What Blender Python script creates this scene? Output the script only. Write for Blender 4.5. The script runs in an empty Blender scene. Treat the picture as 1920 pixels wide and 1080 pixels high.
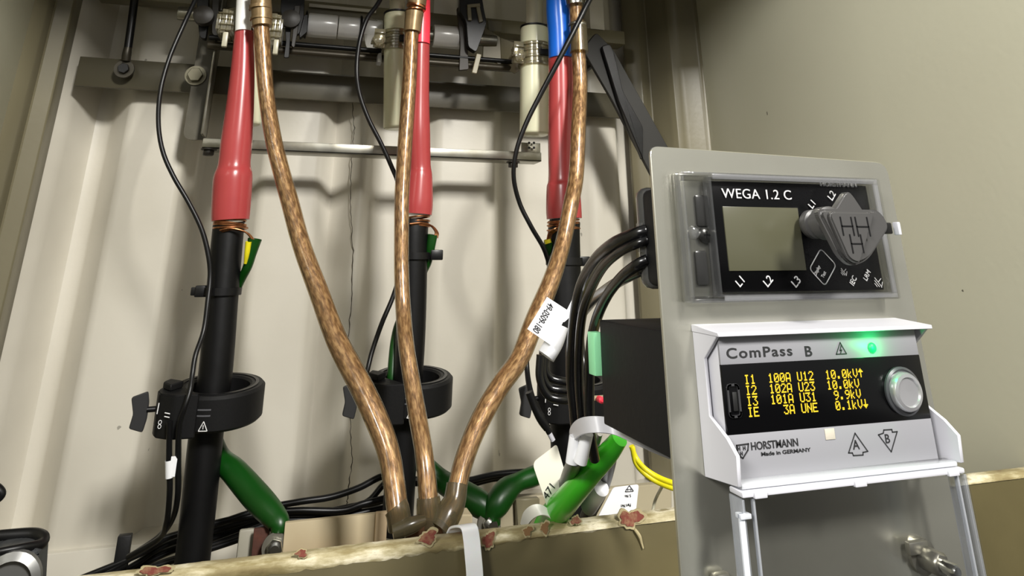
import bpy, bmesh, math, random
from mathutils import Vector, Matrix
random.seed(7)
scn = bpy.context.scene
PI = math.pi
# ------------------------------------------------------------------ camera
F, PCX, PCY = 1259.0, 960.0, 40.0            # focal length and principal point, in pixels of 1920x1080
def _u(v): return v.normalized()
AX = _u(Vector((5400-PCX, 475-PCY, F)))       # world X seen from the lens (x right, y down, z forward)
_z = Vector((945-PCX, -3450-PCY, F)); AZ = _u(_z - AX*_z.dot(AX))
AY = AX.cross(-AZ)
if AY.z < 0: AY = -AY
EYE = Vector((0, 0, 1.0))
cam_d = bpy.data.cameras.new('camera'); cam = bpy.data.objects.new('camera', cam_d)
scn.collection.objects.link(cam); scn.camera = cam
cam_d.sensor_width = 36; cam_d.lens = F*36/1920
cam_d.shift_y = -(540-PCY)/1920
cam_d.clip_start = 0.01; cam_d.clip_end = 50
cam.matrix_world = Matrix.Translation(EYE) @ Matrix((
    (AX.x, -AX.y, -AX.z), (AY.x, -AY.y, -AY.z), (AZ.x, -AZ.y, -AZ.z))).to_4x4()
# ------------------------------------------------------------------ world, light, exposure
scn.view_settings.view_transform = 'Standard'; scn.view_settings.look = 'None'
scn.view_settings.gamma = 1; scn.view_settings.use_curve_mapping = False
scn.view_settings.exposure = 0.0
w = bpy.data.worlds.new('room_air'); scn.world = w; w.use_nodes = True
w.node_tree.nodes['Background'].inputs[0].default_value = (1.0, 0.98, 0.945, 1)
w.node_tree.nodes['Background'].inputs[1].default_value = 0.40
def area(name, loc, aim, sx, sy, power, col=(1, 1, 1)):
    d = bpy.data.lights.new(name, 'AREA'); d.shape = 'RECTANGLE'; d.size = sx; d.size_y = sy
    d.energy = power; d.color = col
    o = bpy.data.objects.new(name, d); scn.collection.objects.link(o); o.location = loc
    o.rotation_euler = (Vector(aim)-Vector(loc)).to_track_quat('-Z', 'Y').to_euler()
    return o
area('ceiling_lamp', (0.46, -1.15, 2.15), (0.15, 0.95, 0.75), 0.26, 0.34, 66, (1.0, 0.975, 0.925))
area('ceiling_lamp_beside', (-1.3, -.9, 1.9), (0.6, 0.5, 1.1), 0.7, 0.35, 52, (1.0, 0.98, 0.95))

# ------------------------------------------------------------------ measuring helpers
def ray(px, py):
    r = Vector((px-PCX, py-PCY, F)); return Vector((r.dot(AX), r.dot(AY), r.dot(AZ)))
def W(px, py, Y):
    r = ray(px, py); return EYE + r*(Y/r.y)
def WX(px, py, X):
    r = ray(px, py); return EYE + r*(X/r.x)
def WR(px, py, Y, h):
    return abs((W(px+h, py, Y)-W(px-h, py, Y)).x)/2
# ------------------------------------------------------------------ materials
MATS = {}
def lin(c):
    return tuple(((x/255)/12.92 if x/255 <= .04045 else ((x/255+.055)/1.055)**2.4) for x in c)
def mat(name, rgb, rough=.5, metal=0., spec=.5, coat=0., emit=None, es=1., noise=None, bump=None, trans=0., sss=0.):
    """noise=(scale, rgb2, amount), bump=(scale, strength)"""
    if name in MATS: return MATS[name]
    m = bpy.data.materials.new(name); m.use_nodes = True; nt = m.node_tree; b = nt.nodes['Principled BSDF']
    b.inputs['Base Color'].default_value = (*lin(rgb), 1); b.inputs['Roughness'].default_value = rough
    b.inputs['Metallic'].default_value = metal; b.inputs['Specular IOR Level'].default_value = spec
    b.inputs['Coat Weight'].default_value = coat; b.inputs['Transmission Weight'].default_value = trans
    if sss: b.inputs['Subsurface Weight'].default_value = sss; b.inputs['Subsurface Scale'].default_value = .004
    if emit: b.inputs['Emission Color'].default_value = (*lin(emit), 1); b.inputs['Emission Strength'].default_value = es
    tc = nt.nodes.new('ShaderNodeTexCoord')
    if noise:
        n = nt.nodes.new('ShaderNodeTexNoise'); n.inputs['Scale'].default_value = noise[0]; n.inputs['Detail'].default_value = 4
        r = nt.nodes.new('ShaderNodeMapRange'); r.inputs[1].default_value = .42; r.inputs[2].default_value = .68
        r.inputs[4].default_value = noise[2]
        mx = nt.nodes.new('ShaderNodeMix'); mx.data_type = 'RGBA'
        mx.inputs[6].default_value = (*lin(rgb), 1); mx.inputs[7].default_value = (*lin(noise[1]), 1)
        nt.links.new(tc.outputs['Object'], n.inputs['Vector']); nt.links.new(n.outputs[0], r.inputs[0])
        nt.links.new(r.outputs[0], mx.inputs[0]); nt.links.new(mx.outputs[2], b.inputs['Base Color'])
    if bump:
        n = nt.nodes.new('ShaderNodeTexNoise'); n.inputs['Scale'].default_value = bump[0]; n.inputs['Detail'].default_value = 3
        bp = nt.nodes.new('ShaderNodeBump'); bp.inputs['Strength'].default_value = bump[1]; bp.inputs['Distance'].default_value = .001
        nt.links.new(tc.outputs['Object'], n.inputs['Vector']); nt.links.new(n.outputs[0], bp.inputs['Height'])
        nt.links.new(bp.outputs[0], b.inputs['Normal'])
    MATS[name] = m; return m
def clear(name, tint=(240, 240, 240), gloss=.08, haze=0., hz=(220, 222, 225), base=.05):
    """thin clear plastic: straight-through light tinted, plus a Fresnel gloss and a little haze"""
    if name in MATS: return MATS[name]
    m = bpy.data.materials.new(name); m.use_nodes = True; nt = m.node_tree; N = nt.nodes
    N.remove(N['Principled BSDF']); out = N['Material Output']
    t = N.new('ShaderNodeBsdfTransparent'); t.inputs[0].default_value = (*lin(tint), 1)
    g = N.new('ShaderNodeBsdfGlossy'); g.inputs['Roughness'].default_value = gloss
    d = N.new('ShaderNodeBsdfDiffuse'); d.inputs[0].default_value = (*lin(hz), 1)
    m1 = N.new('ShaderNodeMixShader'); m1.inputs[0].default_value = haze
    nt.links.new(t.outputs[0], m1.inputs[1]); nt.links.new(d.outputs[0], m1.inputs[2])
    lw = N.new('ShaderNodeLayerWeight'); lw.inputs[0].default_value = .5
    pw = N.new('ShaderNodeMath'); pw.operation = 'POWER'; pw.inputs[1].default_value = 4.
    ad = N.new('ShaderNodeMath'); ad.operation = 'ADD'; ad.inputs[1].default_value = base; ad.use_clamp = True
    nt.links.new(lw.outputs[1], pw.inputs[0]); nt.links.new(pw.outputs[0], ad.inputs[0])
    m2 = N.new('ShaderNodeMixShader'); nt.links.new(ad.outputs[0], m2.inputs[0])
    nt.links.new(m1.outputs[0], m2.inputs[1]); nt.links.new(g.outputs[0], m2.inputs[2])
    nt.links.new(m2.outputs[0], out.inputs[0]); MATS[name] = m; return m
def paint(name, rgb, dirt=(120, 112, 88), rough=.38, speck=.5, bumps=.15):
    """painted sheet steel: cloudy dust, a few dark specks, orange-peel bump"""
    if name in MATS: return MATS[name]
    m = mat(name, rgb, rough, noise=(3.5, dirt, .28)); nt = m.node_tree; b = nt.nodes['Principled BSDF']
    col = b.inputs['Base Color'].links[0].from_socket
    tc = nt.nodes.new('ShaderNodeTexCoord'); v = nt.nodes.new('ShaderNodeTexVoronoi'); v.inputs['Scale'].default_value = 26
    v.inputs['Randomness'].default_value = 1
    mp = nt.nodes.new('ShaderNodeMapping'); mp.inputs['Scale'].default_value = (1, 1, .75)
    n = nt.nodes.new('ShaderNodeTexNoise'); n.inputs['Scale'].default_value = 90
    dv = nt.nodes.new('ShaderNodeMix'); dv.data_type = 'VECTOR'; dv.inputs[0].default_value = .012
    nt.links.new(tc.outputs['Object'], mp.inputs[0]); nt.links.new(tc.outputs['Object'], n.inputs['Vector'])
    nt.links.new(mp.outputs[0], dv.inputs[4]); nt.links.new(n.outputs['Color'], dv.inputs[5]); nt.links.new(dv.outputs[1], v.inputs['Vector'])
    sep = nt.nodes.new('ShaderNodeSeparateColor'); nt.links.new(v.outputs['Color'], sep.inputs[0])
    mr = nt.nodes.new('ShaderNodeMapRange'); mr.inputs[1].default_value = .75; mr.inputs[2].default_value = 1.0
    mr.inputs[3].default_value = 0.; mr.inputs[4].default_value = .075
    nt.links.new(sep.outputs[0], mr.inputs[0])
    lt = nt.nodes.new('ShaderNodeMath'); lt.operation = 'LESS_THAN'
    nt.links.new(v.outputs['Distance'], lt.inputs[0]); nt.links.new(mr.outputs[0], lt.inputs[1])
    ml = nt.nodes.new('ShaderNodeMath'); ml.operation = 'MULTIPLY'; ml.inputs[1].default_value = speck
    nt.links.new(lt.outputs[0], ml.inputs[0])
    mx = nt.nodes.new('ShaderNodeMix'); mx.data_type = 'RGBA'; mx.inputs[7].default_value = (*lin((48, 42, 32)), 1)
    nt.links.new(ml.outputs[0], mx.inputs[0]); nt.links.new(col, mx.inputs[6]); nt.links.new(mx.outputs[2], b.inputs['Base Color'])
    n2 = nt.nodes.new('ShaderNodeTexNoise'); n2.inputs['Scale'].default_value = 160
    bp = nt.nodes.new('ShaderNodeBump'); bp.inputs['Strength'].default_value = bumps; bp.inputs['Distance'].default_value = .0006
    nt.links.new(tc.outputs['Object'], n2.inputs['Vector']); nt.links.new(n2.outputs[0], bp.inputs['Height']); nt.links.new(bp.outputs[0], b.inputs['Normal'])
    return m
wall_paint = paint('wall_paint', (206, 201, 188))
side_paint = paint('side_paint', (184, 182, 161), (167, 164, 143), .3, .8)
olive_paint = paint('olive_paint', (114, 108, 86), (94, 88, 66), .35, .3)
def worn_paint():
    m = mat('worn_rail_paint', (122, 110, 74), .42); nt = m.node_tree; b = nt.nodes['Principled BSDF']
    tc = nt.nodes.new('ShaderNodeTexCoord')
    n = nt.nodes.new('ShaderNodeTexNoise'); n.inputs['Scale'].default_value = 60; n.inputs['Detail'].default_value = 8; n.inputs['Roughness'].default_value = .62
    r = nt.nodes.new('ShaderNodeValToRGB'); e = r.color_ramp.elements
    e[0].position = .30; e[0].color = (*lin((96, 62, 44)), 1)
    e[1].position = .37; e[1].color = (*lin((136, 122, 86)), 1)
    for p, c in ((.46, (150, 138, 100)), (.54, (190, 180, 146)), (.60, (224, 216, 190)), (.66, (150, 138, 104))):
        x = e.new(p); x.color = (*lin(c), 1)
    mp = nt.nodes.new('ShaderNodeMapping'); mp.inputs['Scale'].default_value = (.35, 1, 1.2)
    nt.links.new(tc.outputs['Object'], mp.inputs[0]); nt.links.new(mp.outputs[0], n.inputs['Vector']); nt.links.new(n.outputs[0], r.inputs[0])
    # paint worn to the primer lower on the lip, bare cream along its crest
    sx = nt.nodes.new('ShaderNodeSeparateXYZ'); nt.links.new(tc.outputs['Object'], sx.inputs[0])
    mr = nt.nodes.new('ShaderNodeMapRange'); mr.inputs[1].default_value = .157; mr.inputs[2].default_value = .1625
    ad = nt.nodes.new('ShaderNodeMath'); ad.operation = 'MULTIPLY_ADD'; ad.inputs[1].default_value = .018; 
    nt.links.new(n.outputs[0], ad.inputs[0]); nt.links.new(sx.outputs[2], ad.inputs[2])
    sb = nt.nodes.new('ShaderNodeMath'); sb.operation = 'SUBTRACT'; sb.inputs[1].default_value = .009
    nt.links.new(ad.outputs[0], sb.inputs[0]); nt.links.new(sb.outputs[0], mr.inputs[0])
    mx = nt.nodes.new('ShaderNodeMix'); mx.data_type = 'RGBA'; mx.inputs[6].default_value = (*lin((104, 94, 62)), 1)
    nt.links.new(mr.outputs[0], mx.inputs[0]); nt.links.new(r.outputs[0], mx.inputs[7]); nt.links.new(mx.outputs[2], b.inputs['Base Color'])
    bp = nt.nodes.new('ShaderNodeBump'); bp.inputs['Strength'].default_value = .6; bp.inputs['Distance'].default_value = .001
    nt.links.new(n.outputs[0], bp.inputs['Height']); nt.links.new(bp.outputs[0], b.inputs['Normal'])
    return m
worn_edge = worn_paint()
rail_paint = mat('rail_paint', (88, 80, 52), .42, noise=(9, (74, 67, 42), .8), bump=(60, .25))
dark_steel = mat('dark_bar_paint', (78, 73, 57), .42, noise=(8, (66, 62, 48), .8), bump=(70, .2))
zinc = mat('zinc_steel', (146, 144, 134), .34, .85, noise=(40, (120, 114, 98), .6))
chrome = mat('bright_steel', (205, 205, 200), .18, 1)
plate_steel = mat('brushed_plate', (196, 195, 182), .25, .86, noise=(14, (176, 174, 160), .5))
black_jacket = mat('black_cable_jacket', (8, 8, 9), .45, spec=.3, noise=(30, (13, 13, 14), .6), bump=(90, .12))
black_rubber = mat('black_rubber', (14, 14, 15), .36, spec=.35)
black_matt = mat('black_matt_plastic', (13, 13, 14), .55, spec=.35, bump=(400, .1))
black_gloss = mat('black_gloss', (7, 7, 8), .2, spec=.22)
cap_grey = mat('cap_dark_grey', (62, 61, 60), .42)
red_shrink = mat('red_heat_shrink', (176, 70, 70), .26, noise=(12, (158, 56, 57), .7))
pink_sleeve = mat('bright_red_sleeve', (250, 66, 84), .3)
white_sleeve = mat('white_sleeve', (245, 245, 242), .4)
blue_sleeve = mat('blue_sleeve', (24, 100, 205), .28)
green_dark = mat('green_sleeve', (10, 64, 11), .36)
green_bright = mat('bright_green_sleeve', (66, 190, 40), .26)
yellow = mat('yellow_stripe', (225, 212, 30), .35)
copper_wire = mat('bare_copper', (188, 130, 88), .28, .9, noise=(200, (120, 66, 36), .8))
ivory = mat('ivory_resin', (216, 216, 186), .24, sss=.05)
white_pl = mat('white_plastic', (184, 184, 190), .35)
label_white = mat('label_paper', (232, 233, 236), .5)
label_cream = mat('label_film', (214, 210, 196), .35)
silver_panel = mat('silver_front_panel', (126, 126, 130), .45)
ink = mat('black_print', (22, 22, 24), .6)
ink_grey = mat('grey_print', (88, 88, 92), .6)
white_ink = mat('white_print', (226, 226, 226), .6)
oled = mat('lit_yellow_pixels', (30, 26, 0), .5, emit=(255, 214, 40), es=1.25)
led_green = mat('lit_green_led', (10, 90, 40), .5, emit=(0, 255, 110), es=1.3)
rust = mat('brown_rust', (66, 36, 26), .8, noise=(80, (86, 46, 32), .8), bump=(200, .4))
red_chip = mat('red_primer', (118, 58, 46), .75, noise=(260, (150, 120, 88), .9), bump=(300, .5))
cream_board = mat('cream_board', (182, 168, 138), .7, noise=(9, (168, 146, 112), .9))
mint = mat('mint_connector', (140, 212, 160), .4)
clear_pl = clear('clear_plastic', (236, 236, 234), .07, .05, base=.04)
clear_cover = clear('clear_cover', (244, 244, 244), .08, .0, base=.004)
clear_amber = clear('aged_clear_sheath', (240, 226, 200), .16, .10, (150, 128, 96), base=.07)
clear_end = clear('dusty_clear_sleeve', (206, 196, 168), .22, .36, (112, 104, 80), base=.05)
clear_clamp = clear('cloudy_clear_clamp', (226, 222, 204), .14, .28, (176, 168, 140), base=.12)
def copper_braid():
    m = mat('stranded_copper', (176, 118, 78), .36, .3); nt = m.node_tree; b = nt.nodes['Principled BSDF']
    uv = nt.nodes.new('ShaderNodeUVMap'); mp = nt.nodes.new('ShaderNodeMapping')
    mp.inputs['Rotation'].default_value = (0, 0, .62); mp.inputs['Scale'].default_value = (1, 1, 1)
    n = nt.nodes.new('ShaderNodeTexNoise'); n.inputs['Scale'].default_value = 1.0; n.inputs['Detail'].default_value = 5
    mp2 = nt.nodes.new('ShaderNodeMapping'); mp2.inputs['Scale'].default_value = (105, 260, 1); mp2.inputs['Rotation'].default_value = (0, 0, .75)
    nt.links.new(uv.outputs[0], mp2.inputs[0]); nt.links.new(mp2.outputs[0], n.inputs['Vector'])
    r = nt.nodes.new('ShaderNodeValToRGB'); e = r.color_ramp.elements
    e[0].position = .36; e[0].color = (*lin((110, 86, 68)), 1); e[1].position = .48; e[1].color = (*lin((154, 127, 105)), 1)
    x = e.new(.62); x.color = (*lin((202, 181, 158)), 1)
    nt.links.new(n.outputs[0], r.inputs[0]); nt.links.new(r.outputs[0], b.inputs['Base Color'])
    bp = nt.nodes.new('ShaderNodeBump'); bp.inputs['Strength'].default_value = .8; bp.inputs['Distance'].default_value = .0012
    nt.links.new(n.outputs[0], bp.inputs['Height']); nt.links.new(bp.outputs[0], b.inputs['Normal'])
    return m
copper_core = copper_braid()
def glass_led():
    return clear('green_lens', (120, 255, 180), .1, .3, (80, 220, 130))
# ------------------------------------------------------------------ mesh helpers
def NB(): return bmesh.new()
def bx(bm, lo, hi, bev=0., seg=2, M=None):
    lo, hi = Vector(lo), Vector(hi); c = (lo+hi)/2; s = hi-lo
    t = bmesh.new(); bmesh.ops.create_cube(t, size=1)
    bmesh.ops.scale(t, vec=s, verts=t.verts)
    if bev > 0: bmesh.ops.bevel(t, geom=t.edges[:]+t.verts[:], offset=min(bev, min(abs(x) for x in s)*.48), segments=seg, affect='EDGES', profile=.5)
    bmesh.ops.translate(t, vec=c, verts=t.verts)
    merge(bm, t, M)
def merge(bm, t, M=None):
    if M is not None: bmesh.ops.transform(t, matrix=M, verts=t.verts)
    me = bpy.data.meshes.new('tmp'); t.to_mesh(me); t.free(); bm.from_mesh(me); bpy.data.meshes.remove(me)
def prism(bm, pts, ext, bev=0., seg=2):
    """closed planar outline of 3D points extruded along the vector ext"""
    t = bmesh.new(); vs = [t.verts.new(p) for p in pts]; f = t.faces.new(vs)
    r = bmesh.ops.extrude_face_region(t, geom=[f]); nv = [v for v in r['geom'] if isinstance(v, bmesh.types.BMVert)]
    bmesh.ops.translate(t, vec=Vector(ext), verts=nv)
    bmesh.ops.recalc_face_normals(t, faces=t.faces)
    if bev: bmesh.ops.bevel(t, geom=t.edges[:], offset=bev, segments=seg, affect='EDGES')
    merge(bm, t)
def rounded(pts, r, n=5):
    """round the corners of a 2D or 3D outline"""
    out = []; m = len(pts); pts = [Vector(p) for p in pts]
    for i in range(m):
        a, b, c = pts[i-1], pts[i], pts[(i+1) % m]
        ri = r[i] if isinstance(r, (list, tuple)) else r
        d1 = (a-b); d2 = (c-b); k = min(ri, d1.length*.45, d2.length*.45)
        if k <= 1e-7: out.append(b); continue
        p, q = b+d1.normalized()*k, b+d2.normalized()*k
        for j in range(n+1):
            t = j/n; out.append(p*(1-t)**2+b*2*t*(1-t)+q*t*t)
    return out
def smooth_path(pts, n=8):
    P = [Vector(p) for p in pts]
    if len(P) < 3: return P
    out = []; dim = len(P[0])
    for i in range(len(P)-1):
        p0 = P[i-1] if i else P[0]*2-P[1]; p1, p2 = P[i], P[i+1]; p3 = P[i+2] if i+2 < len(P) else P[-1]*2-P[-2]
        for j in range(n):
            t = j/n
            out.append(.5*((2*p1)+(-p0+p2)*t+(2*p0-5*p1+4*p2-p3)*t*t+(-p0+3*p1-3*p2+p3)*t**3))
    out.append(P[-1]); return out
def tube(bm, pts, rad, seg=16, caps=True, flat=None, closed=False, up=None):
    """swept tube; rad is a number or one per point; flat=(a,b) makes an elliptical / strip section"""
    pts = [Vector(p) for p in pts]; n = len(pts); uvl = bm.loops.layers.uv.verify()
    R = rad if isinstance(rad, (list, tuple)) else [rad]*n
    tan = []
    for i in range(n):
        if closed: d = pts[(i+1) % n]-pts[i-1]
        else: d = pts[min(i+1, n-1)]-pts[max(i-1, 0)]
        tan.append(d.normalized())
    u = Vector(up) if up else (Vector((0, -1, 0)) if abs(tan[0].y) < .9 else Vector((0, 0, 1)))
    rings = []; L = 0; Ls = []
    for i in range(n):
        t = tan[i]
        if up: u = Vector(up)
        u = (u-t*u.dot(t)).normalized(); v = t.cross(u); ring = []
        a, b = flat if flat else (1, 1)
        for k in range(seg):
            an = 2*PI*k/seg; ca, sa = math.cos(an), math.sin(an)
            if flat: # squarish strip
                ca = math.copysign(abs(ca)**.35, ca); sa = math.copysign(abs(sa)**.35, sa)
            ring.append(bm.verts.new(pts[i]+(u*ca*a+v*sa*b)*R[i]))
        rings.append(ring)
        if i: L += (pts[i]-pts[i-1]).length
        Ls.append(L)
    m = n if closed else n-1
    for i in range(m):
        A, B = rings[i], rings[(i+1) % n]; r0 = R[i]
        for k in range(seg):
            k2 = (k+1) % seg
            f = bm.faces.new((A[k], A[k2], B[k2], B[k])); f.smooth = True
            l2 = Ls[i+1] if i+1 < n else Ls[i]+.001
            for lp, q in zip(f.loops, ((k, Ls[i]), (k+1, Ls[i]), (k+1, l2), (k, l2))):
                lp[uvl].uv = (q[1], q[0]/seg*.065)
    if caps and not closed:
        bm.faces.new(rings[0][::-1]); bm.faces.new(rings[-1])
def pxpath(spec, n=8):
    """[(px,py,Y,half_px)] -> smoothed 3D points and radii"""
    P = []
    for s in spec:
        p = W(*s[:3]); P.append(Vector((p.x, p.y, p.z, WR(s[0], s[1], s[2], s[3]))))
    S = smooth_path(P, n)
    return [Vector(p[:3]) for p in S], [p[3] for p in S]
def pxtube(bm, spec, n=8, seg=16, k=1.0, **kw):
    p, r = pxpath(spec, n); tube(bm, p, [x*k for x in r], seg, **kw)
def lathe(bm, prof, origin, axis=(0, 0, 1), seg=32, cap=True):
    """prof = [(radius, distance along axis)]"""
    ax = Vector(axis).normalized(); o = Vector(origin)
    u = ax.orthogonal().normalized(); v = ax.cross(u); rings = []
    for r, h in prof:
        rings.append([bm.verts.new(o+ax*h+(u*math.cos(2*PI*k/seg)+v*math.sin(2*PI*k/seg))*max(r, 1e-5)) for k in range(seg)])
    for i in range(len(rings)-1):
        for k in range(seg):
            f = bm.faces.new((rings[i][k], rings[i][(k+1) % seg], rings[i+1][(k+1) % seg], rings[i+1][k])); f.smooth = True
    if cap:
        bm.faces.new(rings[0][::-1]); bm.faces.new(rings[-1])
def strip(bm, pts, wd, w_, t):
    """flat strap swept along pts; wd = direction across its width"""
    pts = [Vector(p) for p in pts]; wd = Vector(wd).normalized(); R = []; n = len(pts)
    for i in range(n):
        tg_ = (pts[min(i+1, n-1)]-pts[max(i-1, 0)]).normalized(); nn = tg_.cross(wd).normalized()
        R.append([bm.verts.new(pts[i]+wd*a*w_/2+nn*b*t/2) for a, b in ((-1, -.6), (-.94, -1), (.94, -1), (1, -.6), (1, .6), (.94, 1), (-.94, 1), (-1, .6))])
    for i in range(n-1):
        for k in range(8): bm.faces.new((R[i][k], R[i][(k+1) % 8], R[i+1][(k+1) % 8], R[i+1][k]))
    bm.faces.new(R[0][::-1]); bm.faces.new(R[-1])
def ring_section(bm, sect, origin, seg=48, axis=(0, 0, 1)):
    """closed section [(r, h)] revolved: a ring"""
    ax = Vector(axis).normalized(); o = Vector(origin); u = ax.orthogonal().normalized(); v = ax.cross(u); R = []
    for k in range(seg):
        d = u*math.cos(2*PI*k/seg)+v*math.sin(2*PI*k/seg); R.append([bm.verts.new(o+d*r+ax*h) for r, h in sect])
    m = len(sect)
    for k in range(seg):
        for i in range(m):
            f = bm.faces.new((R[k][i], R[(k+1) % seg][i], R[(k+1) % seg][(i+1) % m], R[k][(i+1) % m])); f.smooth = True
    bmesh.ops.recalc_face_normals(bm, faces=bm.faces)
def hexhead(bm, c, r, h, axis=(0, -1, 0), washer=True, rot=0.):
    ax = Vector(axis).normalized(); u = ax.orthogonal().normalized(); v = ax.cross(u); c = Vector(c)
    if washer: lathe(bm, [(r*1.35, 0), (r*1.35, h*.2), (r*.9, h*.22)], c, ax, 28)
    pts = [c+ax*h*.2+(u*math.cos(rot+PI/3*k)+v*math.sin(rot+PI/3*k))*r for k in range(6)]
    prism(bm, pts, ax*h*.8, bev=h*.08, seg=1)
def smooth_by_angle(me, ang=40):
    if me.polygons:
        for p in me.polygons: p.use_smooth = True
        bm = bmesh.new(); bm.from_mesh(me)
        for e in bm.edges:
            if len(e.link_faces) == 2 and e.calc_face_angle(0) > math.radians(ang): e.smooth = False
        bm.to_mesh(me); bm.free()
def obj(name, bm, m, parent=None, recalc=True):
    if recalc: bmesh.ops.recalc_face_normals(bm, faces=bm.faces)
    me = bpy.data.meshes.new(name); bm.to_mesh(me); bm.free(); smooth_by_angle(me); me.materials.append(m)
    o = bpy.data.objects.new(name, me); scn.collection.objects.link(o)
    if parent is None:
        lo = [min(v.co[i] for v in me.vertices) for i in range(3)]; hi = [max(v.co[i] for v in me.vertices) for i in range(3)]
        c = Vector(((lo[0]+hi[0])/2, (lo[1]+hi[1])/2, lo[2]))
        me.transform(Matrix.Translation(-c)); o.location = c; o['_w'] = tuple(c)
    else:
        wp = Vector(parent['_w']); me.transform(Matrix.Translation(-wp)); o.parent = parent; o['_w'] = tuple(wp)
    return o
def tag(o, label, cat, group=None):
    o['label'] = label; o['category'] = cat
    if group: o['group'] = group
    return o
def thing(name, label, cat, loc, group=None):
    o = bpy.data.objects.new(name, None); scn.collection.objects.link(o); o.location = loc; o['_w'] = tuple(loc)
    o.empty_display_size = .02
    return tag(o, label, cat, group)
def struct(name, bm, m):
    o = obj(name, bm, m); o['kind'] = 'structure'; return o
def text(name, s, px, py, Y, hpx, m, parent, rot=0., spacing=1., align='LEFT', stretch=1., weight=0., M=None, h=None, depth=.00012):
    """printed lettering standing on a plane of constant Y, baseline start at the pixel measured"""
    cu = bpy.data.curves.new(name, 'FONT'); cu.body = s; cu.align_x = align; cu.space_character = spacing; cu.extrude = depth; cu.offset = weight
    o = bpy.data.objects.new('tmp', cu); scn.collection.objects.link(o)
    dg = bpy.context.evaluated_depsgraph_get(); dg.update()
    me = bpy.data.meshes.new_from_object(o.evaluated_get(dg)); bpy.data.objects.remove(o)
    cap = .729
    hh = h if h else (W(px, py-hpx, Y)-W(px, py, Y)).z
    k = hh/cap
    me.transform(Matrix.Diagonal((k*stretch, k, 1, 1)))
    if M is None:
        me.transform(Matrix.Translation(W(px, py, Y)) @ Matrix.Rotation(PI/2, 4, 'X') @ Matrix.Rotation(rot, 4, 'Z'))
    else: me.transform(M)
    me.name = name; me.materials.clear(); me.materials.append(m)
    r = bpy.data.objects.new(name, me); scn.collection.objects.link(r)
    wp = Vector(parent['_w']); me.transform(Matrix.Translation(-wp)); r.parent = parent; r['_w'] = tuple(wp)
    return r
def stroke(bm, pts, wdt, Y, depth=.00012, closed=False):
    """flat line of print through points (x,z) on plane Y"""
    P = [Vector((p[0], 0, p[1])) for p in pts]; n = len(P)
    for i in range(n if closed else n-1):
        a, b = P[i], P[(i+1) % n]; d = (b-a)
        if d.length < 1e-7: continue
        d.normalize(); q = Vector((-d.z, 0, d.x))*wdt/2; e = d*wdt/2*.9
        pts4 = [a-e-q, b+e-q, b+e+q, a-e+q]
        prism(bm, [Vector((p.x, Y, p.z)) for p in pts4], (0, -depth, 0))
def xz(px, py, Y):
    p = W(px, py, Y); return (p.x, p.z)
# ================================================================== THE SETTING
def XW(px): return W(px, 600, 1.0).x
prof = [(42, .958), (60, .972), (88, 1.0), (122, 1.0), (178, .976), (300, .976), (326, .998), (410, .998), (462, .976), (572, .976),
        (600, .990), (650, .974), (661, .974), (692, .992), (756, .992), (806, .976), (918, .976), (944, .996), (1056, .996), (1108, .974), (1160, .974), (1185, .995), (1250, .995), (1290, .97)]
bm = NB(); ZT, ZB = EYE.z+.80, EYE.z-.29
cols = [(XW(px), y if y < .976 else .976+(y-.976)*2.1) for px, y in prof]
pts = []
for i, (x, y) in enumerate(cols):
    if 0 < i < len(cols)-1:     # soft press-brake bends
        a, b, c = Vector(cols[i-1]), Vector((x, y)), Vector(cols[i+1])
        k1, k2 = min(.007, (a-b).length*.4), min(.007, (c-b).length*.4)
        p, q = b+(a-b).normalized()*k1, b+(c-b).normalized()*k2
        for t in (0, .5, 1): pts.append(p*(1-t)**2+b*2*t*(1-t)+q*t*t)
    else: pts.append(Vector((x, y)))
fr = [(bm.verts.new((p.x, p.y, ZB)), bm.verts.new((p.x, p.y, ZT))) for p in pts]
bk = [(bm.verts.new((p.x, p.y+.002, ZB)), bm.verts.new((p.x, p.y+.002, ZT))) for p in pts]
for i in range(len(fr)-1):
    bm.faces.new((fr[i][0], fr[i+1][0], fr[i+1][1], fr[i][1])); bm.faces.new((bk[i][0], bk[i][1], bk[i+1][1], bk[i+1][0]))
    bm.faces.new((fr[i][1], fr[i+1][1], bk[i+1][1], bk[i][1])); bm.faces.new((fr[i][0], bk[i][0], bk[i+1][0], fr[i+1][0]))
wall_back = struct('wall_back', bm, wall_paint)
# left side: sheet wall and folded corner post
bm = NB(); bx(bm, (-.345, .05, .55), (-.335, .90, 1.8), .002); struct('wall_left', bm, side_paint)
bm = NB()
cp = [(-.345, .885), (-.338, .885), (-.325, .905), (-.325, .925), (-.306, .928), (-.306, .958), (-.312, .962), (-.345, .962)]
prism(bm, [Vector((x, y, .55)) for x, y in cp], (0, 0, 1.25), .0015, 1); struct('trim_1', bm, olive_paint)
# right side
bm = NB(); bx(bm, (.606, .05, .50), (.616, .975, 1.8), .002); struct('wall_right', bm, side_paint)
bm = NB()
cp = [(.50, 1.0), (.50, .992), (.521, .978), (.540, .986), (.552, .955), (.557, .94), (.575, .935), (.600, .93), (.606, .925), (.612, .93), (.612, 1.0)]
prism(bm, [Vector((x, y, .55)) for x, y in cp], (0, 0, 1.25), .0015, 1); struct('trim_2', bm, olive_paint)
# enclosure roof that shades the top of the back wall, outside the frame
bm = NB(); bx(bm, (-.36, .42, 1.47), (.63, 1.02, 1.474)); struct('ceiling', bm, olive_paint)
# cable tray floor and base channel under the back wall
bm = NB(); bx(bm, (-.335, .52, .60), (.605, 1.02, .606), .001)
struct('floor', bm, olive_paint)
bm = NB(); bx(bm, (-.335, .968, .60), (.605, 1.035, EYE.z-.288), .0015); struct('baseboard_back', bm, wall_paint)
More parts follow.
